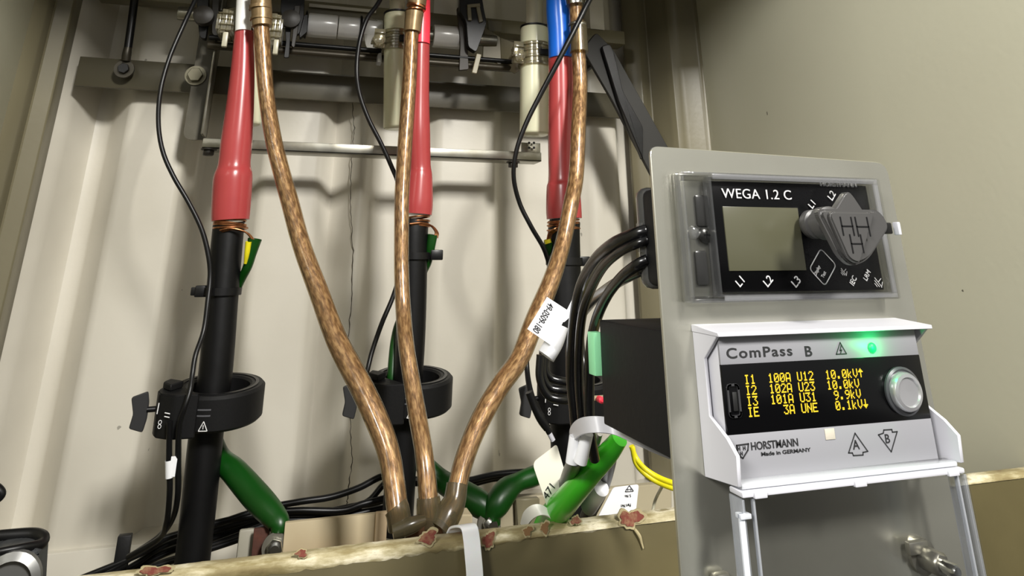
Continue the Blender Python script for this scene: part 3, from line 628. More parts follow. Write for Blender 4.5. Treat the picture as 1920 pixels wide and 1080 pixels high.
# ================================================================== SENSOR RINGS
def ring(label, center, hide=False, tilt=0.12, rot=0.):
    t = bpy.data.objects.new('current_sensor_ring', None); scn.collection.objects.link(t); t['_w'] = (0, 0, 0); t.empty_display_size = .02
    R, r, H = .0430, .0285, .031
    bm = NB(); ring_section(bm, [(r, -H/2+.002), (r+.002, -H/2), (R-.0025, -H/2), (R, -H/2+.0025), (R, H/2-.0025), (R-.0025, H/2), (r+.002, H/2), (r, H/2-.002)], (0, 0, 0), 64); obj('ring_body', bm, black_matt, t)
    bm = NB(); ring_section(bm, [(R-.0092, H/2-.001), (R-.0062, H/2-.001), (R-.0062, H/2+.0008), (R-.0092, H/2+.0008)], (0, 0, 0), 64); obj('rim_bead', bm, black_rubber, t)
    bm = NB(); pts = [(-.047, -.006), (-.052, -.022), (-.048, -.034), (-.034, -.042), (-.012, -.0425), (-.020, -.030), (-.034, -.010)]
    prism(bm, rounded([Vector((x, y, -H/2-.003)) for x, y in pts], .003, 3), (0, 0, H+.006), .0012, 2); obj('clamp_housing', bm, black_matt, t)
    bm = NB(); prism(bm, rounded([Vector((x, y, H/2+.003)) for x, y in ((-.044, -.008), (-.049, -.018), (-.040, -.030), (-.030, -.018))], .002, 2), (0, 0, .006), .001, 1); obj('housing_cap', bm, black_matt, t)
    # wing screw
    s = NB(); lathe(s, [(.0025, 0), (.0025, .010)], (-.049, -.020, .002), (-1, -.1, 0), 16); so = obj('screw_shaft', s, black_rubber, t)
    s = NB(); y = -.0225; prism(s, rounded([Vector((x, y, z)) for x, z in ((-.058, -.006), (-.060, -.017), (-.072, -.013), (-.070, -.001), (-.0735, .013), (-.060, .0175), (-.058, .008))], .0015, 2), (0, .004, 0), .0008, 1)
    obj('wing_screw', s, mat('worn_black_plastic', (46, 46, 47), .5), t)
    # printed marks
    s = NB()
    def curve_mark(a0, a1, z, hgt, RR=R+.00015):
        n = 8
        for i in range(n):
            q = [Vector((math.cos(a)*RR, math.sin(a)*RR, zz)) for a, zz in ((a0+(a1-a0)*i/n, z), (a0+(a1-a0)*(i+1)/n, z), (a0+(a1-a0)*(i+1)/n, z+hgt), (a0+(a1-a0)*i/n, z+hgt))]
            prism(s, q, q[0].normalized()*.0001*Vector((1, 1, 0)).length)
    curve_mark(-1.98, -1.60, .0045, .0012); curve_mark(-1.95, -1.60, -.0005, .0012)
    obj('printed_line', s, ink_grey, t)
    s = NB(); a = -1.72
    def pt(da, z): return Vector((math.cos(a+da)*(R+.0002), math.sin(a+da)*(R+.0002), z))
    tri = [pt(-.09, -.0125), pt(.09, -.0125), pt(0, -.0045)]
    for i in range(3): tube(s, [tri[i], tri[(i+1) % 3]], .0004, 6)
    tube(s, [pt(0, -.0075), pt(0, -.0108)], .0004, 6)
    obj('warning_triangle', s, white_ink, t)
    # marks on the clamp housing
    s = NB(); fx = Matrix.Translation((-.0490, -.0335, 0))
    for z0, dz, x0 in ((.002, .009, -.0478), ):
        tube(s, [Vector((x0, -.0350, z0)), Vector((x0+.0005, -.0350, z0+dz))], .0005, 6)
    obj('printed_arrow', s, white_ink, t)
    s = NB()
    for z0 in (-.008, -.0045):
        pts = [Vector((-.0440+math.cos(q)*.0013, -.0372, z0+math.sin(q)*.0016)) for q in [2*PI*k/14 for k in range(14)]]; tube(s, pts, .0003, 6, closed=True)
    for z0 in (.001, .004): tube(s, [Vector((-.0405, -.0402, z0)), Vector((-.036, -.0428, z0-.0003))], .0005, 6)
    obj('printed_symbols', s, white_ink, t)
    t.location = center; t.rotation_euler = (tilt, 0, rot)
    tag(t, label, 'sensor ring', 'black current sensor rings around the cables')
    return t
def copy_tree(o, parent=None):
    c = o.copy(); scn.collection.objects.link(c)
    if parent: c.parent = parent
    for ch in list(o.children): copy_tree(ch, c)
    return c
p1 = W(408, 752, .80); r1 = ring('black sensor ring with wing screw around the leftmost cable', p1)
r2 = copy_tree(r1); r2.location = W(772, 733, .80); r2['label'] = 'black sensor ring around the middle cable, crossed by copper cables'
r3 = copy_tree(r1); r3.location = W(1078, 735, .80); r3['label'] = 'black sensor ring around the rightmost cable, half hidden by hanging leads'

# thin black sensor wires
def wire(label, spec, m=black_rubber, name='sensor_wire', cat='wire', n=8, group=None, seg=12):
    bm = NB(); pxtube(bm, spec, n, seg); return tag(obj(name, bm, m), label, cat, group)
wire('thin black wire arching from the top down the left side of the leftmost cable', [(378, -25, .81, 4.6), (366, 0, .80, 4.6), (345, 45, .79, 4.6), (318, 108, .785, 4.6), (301, 170, .78, 4.6), (297, 230, .78, 4.6), (305, 283, .78, 4.6), (325, 330, .78, 4.6), (354, 380, .78, 4.6), (378, 430, .78, 4.8), (391, 480, .78, 5), (394, 520, .78, 5), (389, 570, .775, 5), (382, 620, .77, 5), (367, 665, .76, 5), (361, 700, .755, 5), (356, 733, .748, 5), (346, 765, .745, 5), (336, 800, .75, 5.5), (334, 860, .76, 6), (333, 930, .77, 6), (322, 975, .79, 6), (296, 1008, .81, 6), (250, 1040, .82, 6)])
wire('thin black wire curving down to the middle sensor ring', [(722, -20, .81, 4.4), (708, 8, .80, 4.4), (688, 36, .79, 4.4), (674, 80, .785, 4.4), (669, 130, .78, 4.4), (674, 175, .78, 4.4), (691, 223, .78, 4.4), (714, 268, .78, 4.4), (734, 312, .78, 4.4), (748, 350, .775, 4.4), (758, 420, .775, 4.4), (752, 500, .775, 4.4), (738, 553, .775, 4.4), (716, 606, .77, 4.6), (698, 658, .765, 4.6), (689, 694, .76, 4.6), (680, 730, .76, 4.6)])
wire('thin black wire crossing in front of the blue sleeve and right insulator', [(1116, -20, .74, 4.8), (1100, 10, .735, 4.8), (1074, 62, .735, 4.8), (1044, 120, .74, 4.8), (1012, 180, .75, 4.6), (988, 228, .755, 4.4), (969, 280, .76, 4.2), (963, 330, .765, 4.2), (974, 380, .77, 4.2), (996, 425, .77, 4.2), (1022, 472, .775, 4.2), (1030, 520, .78, 4.2), (1010, 590, .78, 4.4), (990, 640, .775, 4.6), (988, 690, .77, 4.6), (996, 740, .75, 5.5), (1012, 775, .74, 6), (1030, 812, .74, 5)])
wire('black sensor lead hanging from the left ring, wearing a white label', [(318, 790, .755, 5.6), (317, 860, .76, 5.8), (318, 920, .765, 5.8), (312, 980, .78, 5.8), (298, 1010, .80, 5.8), (240, 1045, .82, 5.8)])
bm = NB(); p, r = pxpath([(318, 862, .7595, 8.6), (318.5, 895, .7605, 8.6)], 2); tube(bm, p, r, 20, caps=False)
a, b = W(320, 862, .755), W(327, 895, .755); bx(bm, (a.x, .757, b.z), (b.x, .7576, a.z+.002)); tag(obj('wire_label', bm, label_white), 'small white label wrapped on the lead under the left ring', 'label')

# cable ties on the high-voltage cables
def tie_band(label, px, py, Y, h, ht, m, hx=None, hy=None):
    t = thing('cable_tie', label, 'cable tie', W(px, py, Y)); c = W(px, py, Y); r = WR(px, py, Y, h); zz = WR(px, py, Y, ht)
    bm = NB(); ring_section(bm, [(r, -zz), (r+.0014, -zz), (r+.0014, zz), (r, zz)], c, 40); obj('strap', bm, m, t)
    if hx:
        a = W(hx, hy, Y-.006); bm = NB(); bx(bm, a-Vector((.007, .005, .0055)), a+Vector((.007, .005, .0055)), .0012); obj('tie_head', bm, m, t)
        bm = NB(); bx(bm, a-Vector((.011, .003, .004)), a+Vector((.004, .003, .004)), .001); obj('tie_tail', bm, m, t)
tie_band('black cable tie below the yellow-green sleeve on the leftmost cable', 416, 546, .80, 35, 7, black_rubber, 380, 546)
tie_band('black cable tie around the middle cable below its copper wrap', 775, 480, .80, 30.5, 6, black_rubber, 818, 478)
tie_band('black cable tie on the rightmost cable beside its green sleeve', 1058, 490, .80, 30.5, 6, black_rubber, 1094, 490)

# ------------------------------------------------------------------ signal lead bundle along the tray
def lead(label, spec): return wire(label, spec, black_rubber, 'signal_lead', 'cable', 8, 'black signal leads along the tray')
SL = 'black signal lead in the bundle running along the tray behind the cables'
YB = .86
for dy0, pts in enumerate([
    [(150, 1102), (240, 1050), (300, 1012), (400, 984), (490, 955), (560, 941), (620, 932), (672, 915), (722, 892)],
    [(165, 1105), (250, 1060), (310, 1022), (410, 992), (500, 968), (560, 960), (640, 960), (690, 940), (724, 905)],
    [(180, 1108), (262, 1062), (330, 1030), (420, 1003), (510, 972), (580, 966), (650, 952), (726, 935)],
    [(150, 1085), (260, 1040), (320, 1006), (415, 978), (500, 962), (560, 957), (640, 957), (680, 945), (740, 930)],
    [(190, 1115), (280, 1065), (345, 1042), (430, 1010), (520, 978), (600, 974), (660, 965), (730, 950)],
    [(190, 1095), (275, 1048), (350, 1020), (430, 996), (505, 966)], [(160, 1120), (270, 1070), (360, 1040), (440, 1014), (520, 984)]]):
    Yk = YB+.008*(dy0 % 3)-.012
    q = [(x, y, Yk, 5.8) for x, y in pts]
    if len(pts) > 7 and dy0 < 3: q += [(760, 905-3*dy0, Yk, 5.5), (860, 903+4*dy0, Yk, 5), (930, 889+4*dy0, Yk-.02, 5), (1000, 884+5*dy0, Yk-.04, 5.2), (1050, 884+4*dy0, Yk-.06, 5.2)]
    names = ['uppermost black lead of the tray bundle', 'second black lead of the tray bundle, dipping beside the left copper cable', 'third black lead of the tray bundle, middle of the strands',
             'black lead lying flat on the tray bundle with a pale sheen', 'lowest black lead reaching the left copper cable', 'short black lead behind the leftmost cable, ending at the green lead', 'short bottom black lead under the bundle near the rail']
    lead(names[dy0], q)
bm = NB(); a = W(231, 1030, .85); bx(bm, a-Vector((.006, .004, .022)), a+Vector((.006, .004, .012)), .001)
tag(obj('cable_clip', bm, black_matt), 'small black clip at the left end of the lead bundle', 'clip')
# tray furniture
bb = thing('cream_box', 'cream board box behind the rail between green lead and copper cables', 'box', W(630, 1000, .74))
bm = NB(); a = W(534, 985, .74); b = W(703, 1040, .74); bx(bm, (a.x, .74, b.z-.02), (b.x, .746, W(620, 972, .74).z), .0008); obj('box_front', bm, cream_board, bb)
bm = NB(); a = W(704, 985, .735); b = W(723, 1040, .735); bx(bm, (a.x, .735, b.z-.02), (b.x, .741, W(710, 962, .735).z), .0008); obj('end_post', bm, mat('cream_post', (214, 190, 156), .7), bb)
bm = NB(); a = W(477, 985, .76); b = W(538, 1050, .76); bx(bm, (a.x, .757, b.z-.02), (b.x, .761, W(500, 987, .76).z), .001)
tag(obj('rust_patch_plate', bm, rust), 'rust brown plate behind the lug of the left green lead', 'plate')
bm = NB(); a = W(449, 990, .77); b = W(474, 1050, .77); bx(bm, (a.x, .77, b.z-.02), (b.x, .775, W(460, 993, .77).z), .002)
tag(obj('grey_plate', bm, mat('grey_tray_paint', (150, 146, 132), .5)), 'grey plate behind the rail left of the rust brown plate', 'plate')
bm = NB(); q = [W(px, py, .80) for px, py in ((925, 935), (1030, 928), (1260, 905), (1260, 990), (925, 1010))]; prism(bm, q, (0, .01, 0), .001, 1)
tag(obj('tray_flange', bm, mat('tray_beige', (168, 158, 132), .5)), 'beige tray flange behind the rail under the green leads', 'flange')
bm = NB(); q = [W(px, py, .79) for px, py in ((968, 936), (1012, 934), (1014, 990), (970, 990))]; prism(bm, q, (0, .008, 0), .001, 1)
tag(obj('tray_bracket', bm, olive_paint), 'olive bracket in the tray beside the white tie', 'bracket')
bm = NB(); q = [W(px, py, .70) for px, py in ((858, 965), (886, 965), (894, 1010), (854, 1010))]; q[2].z = q[3].z = .606; prism(bm, q, (0, .02, 0), .001, 1)
tag(obj('tray_stub', bm, cream_board), 'cream stub behind the rail just above the white strap', 'stub')

# ================================================================== FRONT RAIL
rl = thing('front_rail', 'painted steel front rail with chipped worn top edge across the bottom', 'rail', (0.13, .50, e-.33))
zt = e-.1637; zb2 = e-.33
bm = NB(); bx(bm, (-.334, .500, zb2), (.604, .5025, zt-.0034), .0006); obj('rail_face', bm, rail_paint, rl)
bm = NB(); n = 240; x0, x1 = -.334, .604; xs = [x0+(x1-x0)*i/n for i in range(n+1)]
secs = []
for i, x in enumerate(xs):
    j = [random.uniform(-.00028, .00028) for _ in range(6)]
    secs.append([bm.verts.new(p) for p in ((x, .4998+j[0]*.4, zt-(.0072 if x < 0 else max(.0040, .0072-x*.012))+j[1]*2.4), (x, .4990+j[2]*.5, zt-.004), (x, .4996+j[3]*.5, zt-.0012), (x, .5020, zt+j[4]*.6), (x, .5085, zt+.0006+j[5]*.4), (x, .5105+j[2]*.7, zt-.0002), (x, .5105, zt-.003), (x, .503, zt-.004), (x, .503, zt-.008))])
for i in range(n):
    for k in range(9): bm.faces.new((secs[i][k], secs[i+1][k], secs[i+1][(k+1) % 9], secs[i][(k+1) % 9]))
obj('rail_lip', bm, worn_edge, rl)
def blob(name, px, py, rx, rz, m, Y=.4985, th=.0012, parent=rl, ragged=.22, seed=0):
    rd = random.Random(seed); c = W(px, py, Y); sx = WR(px, py, Y, 1)
    ph = [rd.uniform(0, 6.28) for _ in range(4)]; f = lambda a: 1+ragged*(.9*math.sin(2*a+ph[0])+.8*math.sin(3*a+ph[1])+.5*math.sin(5*a+ph[2])+.4*math.sin(9*a+ph[3]))
    pts = [Vector((c.x+math.cos(a)*rx*sx*f(a), Y, c.z+math.sin(a)*rz*sx*f(a))) for a in [2*PI*k/40 for k in range(40)]]
    b = NB(); prism(b, pts, (0, th, 0)); return obj(name, b, m, parent)
for i, (px, py, rx, rz) in enumerate(((803, 1008, 20, 10), (916, 1013, 12, 14), (990, 996, 10, 7), (1080, 976, 9, 7), (1183, 972, 22, 14), (565, 1038, 13, 6), (1022, 990, 10, 8), (290, 1070, 30, 8))):
    blob('paint_chip_rim', px, py, rx*1.0, rz*1.15, mat('cream_chip', (168, 156, 120), .5), .4984, .0010, seed=i)
    blob('paint_chip', px, py, rx*.8, rz*.85, red_chip if i not in (2, 6) else mat('brown_chip', (128, 96, 62), .6), .4978, .0012, seed=i)
bm = NB(); pxtube(bm, [(1190, 992, .4985, 2.5), (1199, 1005, .4982, 3), (1203, 1018, .4985, 2), (1206, 1028, .4985, 1.5)], 6, 8); obj('paint_curl', bm, mat('cream_chip', ()), rl)
# white strap over the rail
st = thing('cable_tie', 'white cable tie strap hanging over the front of the rail', 'cable tie', W(885, 1040, .49))
bm = NB(); P = [W(852, 998, .513), W(858, 988, .509), W(872, 985, .497), W(880, 990, .4925), W(884, 1010, .4915), W(887, 1040, .4905), (W(890, 1075, .4895)), W(891, 1120, .489), W(892, 1180, .488)]
P = smooth_path(P, 6); strip(bm, P, (1, 0, .03), WR(885, 1040, .49, 15.5)*2, .0014); obj('strap', bm, mat('bright_white_nylon', (240, 240, 242), .35, sss=.1), st)

# bottom-left clamp with hose
hc = thing('hose_clamp', 'grey metal clamp with curved black hose at the bottom left corner', 'clamp', W(40, 1070, .55))
bm = NB(); pxtube(bm, [(-40, 1008, .56, 10), (10, 1004, .56, 11), (60, 1002, .56, 12), (80, 1008, .555, 12), (76, 1020, .548, 10), (45, 1026, .54, 8), (0, 1034, .535, 7), (-40, 1042, .53, 7)], 8, 20); obj('hose', bm, black_rubber, hc)
bm = NB(); P = [W(px, py, .54) for px, py in ((-30, 1036), (20, 1028), (72, 1030), (70, 1060), (66, 1130), (-30, 1130))]; prism(bm, rounded(P, .004, 3), (0, .02, 0), .002, 2); obj('clamp_body', bm, mat('cast_grey', (96, 98, 100), .4, .6, noise=(60, (62, 64, 66), .8)), hc)
bm = NB(); lathe(bm, [(.016, 0), (.016, .004), (.012, .006), (.012, .002), (.004, .002)], W(20, 1092, .538), (0, -1, 0), 30); obj('clamp_screw', bm, mat('cast_light', (140, 140, 138), .35, .7), hc)
bm = NB(); pxtube(bm, [(-30, 905, .60, 12), (-4, 918, .60, 10), (2, 930, .60, 8), (-20, 948, .60, 8)], 6, 14); tag(obj('hose_end', bm, black_rubber), 'black hose end just entering the frame at the left edge above the clamp', 'hose')
# ================================================================== INDICATOR PLATE WITH TWO DEVICES
YP = .243
mp_ = thing('mounting_plate', 'tall brushed grey mounting plate with rounded corners holding both devices', 'plate', (.19, YP, e-.13))
bm = NB(); P = [Vector((.1308, YP, e+.0442)), Vector((.2480, YP, e+.0418)), Vector((.2495, YP, e-.135)), Vector((.1308, YP, e-.135))]
prism(bm, rounded(P, [.004, .006, .003, .003], 6), (0, .0018, 0), .0003, 1); obj('sheet', bm, plate_steel, mp_)
# hex standoff nuts near the bottom right of the plate
def standoff(label, px, py):
    t = thing('standoff_nut', label, 'nut', W(px, py, YP-.01))
    bm = NB(); c = W(px, py, YP); hexhead(bm, c, .0042, .010, (0, -1, 0), True); obj('hex_nut', bm, zinc, t)
    bm = NB(); lathe(bm, [(.0022, 0), (.0022, .005), (.0015, .006)], c+Vector((0, -.010, 0)), (0, -1, 0), 16); obj('stud', bm, chrome, t)
    bm = NB(); bx(bm, c+Vector((-.0075, -.004, .0015)), c+Vector((.001, -.0015, .0055)), .0005); obj('clip_tab', bm, zinc, t)
standoff('hex nut on a stud at the lower right of the grey plate', 1724, 1040)
bm = NB(); a, b = W(1336, 1076, YP-.003), W(1372, 1110, YP-.003); bx(bm, (a.x, YP-.004, b.z), (b.x, YP-.0002, a.z), .0015)
tag(obj('plate_clip', bm, zinc), 'small metal clip at the bottom edge of the grey plate', 'clip')

# ---------------- upper device
wg = thing('voltage_indicator', 'upper device under a clear cover, blank display and triangular cap', 'measuring device', (.187, .2366, e+.01))
YF = .2385   # black front
zl = lambda py, px=1480, Y=YF: W(px, py, Y).z
x0, x1, z0, z1 = .1530, .2300, e-.0107, e+.0308
bm = NB(); bx(bm, (x0, YF, z0), (x1, YP, z1), .0004); fp = obj('front_panel', bm, black_gloss, wg)
# clear moulded housing: back tray, walls and frame
bm = NB(); X0, X1, Z0, Z1 = .1392, .2338, e-.0140, e+.0336
bx(bm, (X0, .2405, Z0), (X1, YP-.0001, Z1), .0008)
obj('cover_base', bm, clear('cover_base_clear', (226, 226, 222), .09, .07, (190, 190, 186), .05), wg)
bm = NB()
def frame_xz(bm, X0, X1, Z0, Z1, t, ya, yb, bev=.0005):
    bx(bm, (X0, ya, Z0), (X0+t, yb, Z1), bev); bx(bm, (X1-t, ya, Z0), (X1, yb, Z1), bev)
    bx(bm, (X0+t, ya, Z1-t), (X1-t, yb, Z1), bev); bx(bm, (X0+t, ya, Z0), (X1-t, yb, Z0+t), bev)
frame_xz(bm, X0, X1, Z0, Z1, .0014, .2352, .2405); frame_xz(bm, .1512, .2312, e-.0122, e+.0322, .0010, .2350, .2400, .0003)
obj('cover_walls', bm, clear_pl, wg)
bm = NB(); bx(bm, (X0+.0004, .2340, Z0+.0004), (X1-.0004, .2350, Z1-.0004), .0004); cv = obj('clear_cover', bm, clear_cover, wg)
for nm, px, py, mh in (('cover_embossing', 1538, 349, 8),):
    text(nm, 'HORSTMANN', px, py, .2339, mh, clear_pl, wg, stretch=1.25, depth=.0003)
# dark mounting ears behind the cover at the left
bm = NB(); ear = mat('ear_grey', (58, 58, 57), .2, .3)
for py0, py1 in ((365, 425), (470, 535)):
    a, b = W(1303, py0, .2395), W(1332, py1, .2395); bx(bm, (a.x, .2395, b.z), (b.x, .2412, a.z), .0012)
obj('mounting_ear', bm, ear, wg)
bm = NB(); bx(bm, (X0+.003, .2412, Z0+.002), (.1520, .2418, Z1-.003), .0003); obj('clamp_plate', bm, mat('clamp_plate_grey', (112, 112, 106), .3, .4), wg)
mk = lambda a, b, c_, d: (bx(bm, (a, .2351, b), (c_, .2357, d), .0002))
bm = NB(); mk(.1530, Z1-.0026, X1-.0008, Z1-.0006); mk(.1530, Z0+.0006, X1-.0008, Z0+.0024); mk(X1-.0034, Z0+.0024, X1-.0008, Z1-.0026); obj('rim_highlight', bm, clear('rim_highlight', (228, 228, 228), .14, .26, (205, 206, 210), .10), wg)  # milky bars paint the highlights along the cover's top, bottom and right edges
bm = NB(); c = W(1321, 441, .2400); lathe(bm, [(.0030, 0), (.0030, .0008), (.0022, .0016), (.0004, .0018)], c, (0, -1, 0), 24); scw = obj('cover_screw', bm, mat('dark_screw', (74, 74, 72), .25, .8), wg)
bm = NB(); cz = c+Vector((0, -.0019, 0)); bx(bm, cz-Vector((.0014, .0001, .0003)), cz+Vector((.0014, .0001, .0003))); bx(bm, cz-Vector((.0003, .0001, .0014)), cz+Vector((.0003, .0001, .0014))); obj('cross_slot', bm, black_rubber, scw)
bm = NB(); lathe(bm, [(.0024, 0), (.0026, .002), (.0018, .0035), (.0005, .004)], W(1296, 437, .2375)+Vector((0, 0, 0)), (-.1, -1, 0), 20); obj('clear_stud', bm, clear_pl, wg)
# LCD
bm = NB(); a, b = W(1355, 388, YF-.0004), W(1511, 507, YF-.0004); a.z = W(1400, 388, YF).z
bx(bm, (a.x, YF-.0005, b.z), (W(1511, 507, YF).x, YF+.0005, a.z), .0002); obj('lcd_window', bm, mat('lcd_grey_green', (92, 91, 72), .24, spec=.6), wg)
# printing
def wtext(nm, s, px, py, h, rot=0, **k): return text(nm, s, px, py, YF-.0006, h, white_ink, wg, rot, **k)
wtext('lettering', 'WEGA 1.2 C', 1354, 371, 19, stretch=1.08, spacing=1.05)
for s, px, py in (('L1', 1387, 540), ('L2', 1439, 540), ('L3', 1492, 541)): wtext('phase_mark', s, px, py, 16.5, math.radians(42))
wtext('phase_mark', 'L1', 1523, 393, 13, math.radians(48)); wtext('phase_mark', 'L2', 1560, 378, 14, math.radians(50))
wtext('lettering', 'Display', 1530, 518, 7, math.radians(52), stretch=.8); wtext('lettering', 'Test', 1544, 522, 7, math.radians(52), stretch=.8)
wtext('lettering', 'IEC', 1600, 537, 11.5, math.radians(52), stretch=.85); wtext('lettering', 'LRM', 1625, 528, 10.5, math.radians(52), stretch=.85)
bm = NB(); q = [W(px, py, YF) for px, py in ((1537, 466), (1566, 497), (1545, 536), (1516, 504))]; q = rounded([Vector((p.x, YF, p.z)) for p in q], .0016, 4)
stroke(bm, [(p.x, p.z) for p in q], .00035, YF-.0005, closed=True); obj('button_outline', bm, white_ink, wg)
def ground(px, py, s, rot):
    bm = NB(); c = W(px, py, YF); k = WR(px, py, YF, s); R_ = Matrix.Rotation(rot, 2)
    def T(a): v = R_ @ Vector(a); return (c.x+v.x*k, c.z+v.y*k)
    for a, b in (((0, 1.3), (0, .3)), ((-1, .3), (1, .3)), ((-.7, -.1), (.7, -.1)), ((-.35, -.5), (.35, -.5)), ((.6, 1.1), (1.1, .2))): stroke(bm, [T(a), T(b)], .00024, YF-.0005)
    obj('earth_symbol', bm, white_ink, wg)
ground(1579, 511, 6, -.9); ground(1643, 531, 8, -.9)
# selector knob and hanging cap
def outline(spec, Y, r): return rounded([W(px, py, Y) for px, py in spec], r, 6)
bm = NB(); lathe(bm, [(.0092, 0), (.0092, .00045)], W(1524, 438, YF), (0, -1, 0), 40); obj('black_disc', bm, black_gloss, wg)  # flat black disc behind the stem
bm = NB(); prism(bm, outline([(1592, 352), (1636, 418), (1548, 424)], .2235, .004), (0, .004, 0), .0008, 3); obj('selector_knob', bm, cap_grey, wg)
bm = NB(); st_ = W(1518, 421, .236); lathe(bm, [(.0050, 0), (.0056, .001), (.0056, .004), (.0046, .0045), (.0046, .007), (.0062, .0075), (.0062, .012), (.005, .0125), (.005, .018)], st_, (0, -1, 0), 32); obj('stem', bm, cap_grey, wg)
cap = NB(); prism(cap, outline([(1532, 391), (1652, 393), (1672, 424), (1632, 488), (1601, 500), (1578, 480)], .2145, [.004, .004, .005, .005, .004, .004]), (0, .0045, 0), .0012, 3); cpo = obj('protective_cap', cap, cap_grey, wg)
bm = NB(); prism(bm, outline([(1552, 396), (1642, 397), (1613, 496), (1592, 486)], .2128, .0034), (0, .002, 0), .0006, 3); obj('cap_pad', bm, cap_grey, cpo)
bm = NB()
def Hm(px, py, w_, h_, sk=0.):
    a = WR(px, py, .2126, 1)
    c = W(px, py, .2126); W2, H2 = w_*a/2, h_*a/2
    P = lambda u, v: (c.x+u*W2, c.z+v*H2)
    for u in (-1, 1): stroke(bm, [P(u-.05, 1), P(u+.05, -1)], .0005, .2128, .0002)
    stroke(bm, [P(-1, 0), P(1, 0)], .0005, .2128, .0002)
Hm(1589, 424, 20, 26); Hm(1618, 425, 22, 27); Hm(1607, 457, 20, 26)
obj('engraved_letters', bm, black_rubber, cpo)
bm = NB(); a = W(1655, 428, .219); bx(bm, a-Vector((.006, .0012, .0021)), a+Vector((.0036, .0012, .0021)), .0005); obj('strap', bm, black_rubber, cpo)
bm = NB(); a = W(1682, 428, .219); bx(bm, a-Vector((.0007, .0013, .0025)), a+Vector((.0007, .0013, .0023)), .0003); obj('strap_tip', bm, white_pl, cpo)
# rear housing behind the plate
bm = NB(); bx(bm, (.1340, YP+.004, e-.0085), (.2300, .2610, e+.0285), .003, 3); obj('rear_housing', bm, black_matt, wg)
bm = NB(); bx(bm, (.1332, YP+.0135, e-.0098), (.2308, .2660, e+.0298), .004, 3); obj('rear_cover', bm, clear('smoky_rear', (150, 152, 156), .1, .05), wg)
bm = NB(); a = WX(1202, 450, .1328); bx(bm, (.1322, .2585, e+.004), (.1334, .2625, e+.0155), .0003); obj('rear_latch', bm, clear_pl, wg)

# ---------------- lower device
cb = thing('fault_indicator', 'lower white device with glowing yellow readings and green light', 'measuring device', (.19, .235, e-.05))
XL, XR = .1427, .2368
zT, zB = e-.0205, e-.0710
YFF = .2290     # front panel plane
fx0, fx1 = W(1357, 740, YFF).x, W(1737, 740, YFF).x
def side_poly(pts, X):
    out = []
    for px, py in pts: out.append(WX(px, py, X))
    return [Vector((X, p.y, p.z)) for p in out]
cheek = [(1297, 608), (1346, 626), (1334, 648), (1320, 672), (1330, 780), (1362, 822), (1381, 856), (1384, 914), (1325, 896)]
P = side_poly(cheek, XL); P[0].y = YP; P[-1].y = YP
bm = NB(); prism(bm, P, (.0014, 0, 0), .0002, 1); obj('side_cheek', bm, white_pl, cb)
bm = NB(); prism(bm, [p+Vector((XR-XL-.0014, 0, 0)) for p in P], (.0014, 0, 0), .0002, 1); obj('side_cheek', bm, white_pl, cb)
yh = P[1].y; zh = P[1].z
bm = NB(); q = [Vector((XL, YP, P[0].z)), Vector((XL, yh-.0005, zh+.0004)), Vector((XL, yh-.0005, zh-.0010)), Vector((XL, YP, P[0].z-.0025))]
q = [v-Vector((.0003, 0, 0)) for v in q]; prism(bm, q, (XR-XL+.0006, 0, 0), .0002, 1); obj('hood', bm, white_pl, cb)
bm = NB(); bx(bm, (fx0+.0003, YFF+.0003, zB+.0015), (fx1-.0003, YP, zT-.0024), .0006); obj('module_body', bm, white_pl, cb)
zb1 = W(1357, 684, YFF).z; zb3 = W(1367, 816, YFF).z
bm = NB(); bx(bm, (fx0, YFF, zb1), (fx1, YFF+.001, zT-.0022), .0001); bx(bm, (fx0, YFF, zB+.0012), (fx1, YFF+.001, zb3), .0001); obj('front_foil', bm, silver_panel, cb)
bm = NB(); bx(bm, (fx0, YFF-.0001, zb3), (fx1, YFF+.001, zb1), .0001); dp = obj('display_strip', bm, black_gloss, cb)
YT = YFF-.0002
def ct(nm, s, px, py, h, **k): return text(nm, s, px, py, YFF-.0001, h, k.pop('m', ink), cb, **k)
ct('lettering', 'ComPass', 1362, 672, 20, stretch=1.42, spacing=1.16, weight=.01); ct('lettering', 'B', 1509, 668, 20, stretch=1.25, weight=.01)
ct('maker_name', 'HORSTMANN', 1408, 844, 15.5, stretch=.95, spacing=.98, weight=.008); ct('maker_line', 'Made in GERMANY', 1427, 855, 7.5, stretch=1.55, weight=.01)
def poly(nm, pts, wd, m=ink, parent=cb, closed=True, Y=YFF-.0001):
    bm = NB(); stroke(bm, [xz(px, py, Y) for px, py in pts], wd, Y, closed=closed); return obj(nm, bm, m, parent)
poly('warning_triangle', [(1568, 664), (1587, 663), (1575, 642)], .00028); poly('warning_triangle', [(1577, 647), (1575, 657), (1578, 656), (1576, 662)], .0003, closed=False)
poly('arrow_outline', [(1603, 812), (1591, 849), (1598, 849), (1600, 854), (1618, 853), (1618, 848), (1627, 846)], .00032); ct('lettering', 'A', 1600, 843, 19, stretch=1.0)
poly('arrow_outline', [(1647, 815), (1656, 812), (1657, 806), (1672, 805), (1673, 810), (1682, 809), (1671, 847)], .00032); ct('lettering', 'B', 1660, 831, 18, stretch=1.0)
# maker's shield of three linked panels
poly('maker_emblem', [(1381, 835), (1403, 832), (1402, 844), (1393, 859), (1388, 856), (1382, 846)], .0004)
ct('maker_emblem', 'H', 1383, 845, 8, stretch=.9, weight=.02); ct('maker_emblem', 'H', 1393, 844, 8, stretch=.9, weight=.02); ct('maker_emblem', 'H', 1388, 854, 7.5, stretch=.9, weight=.02)
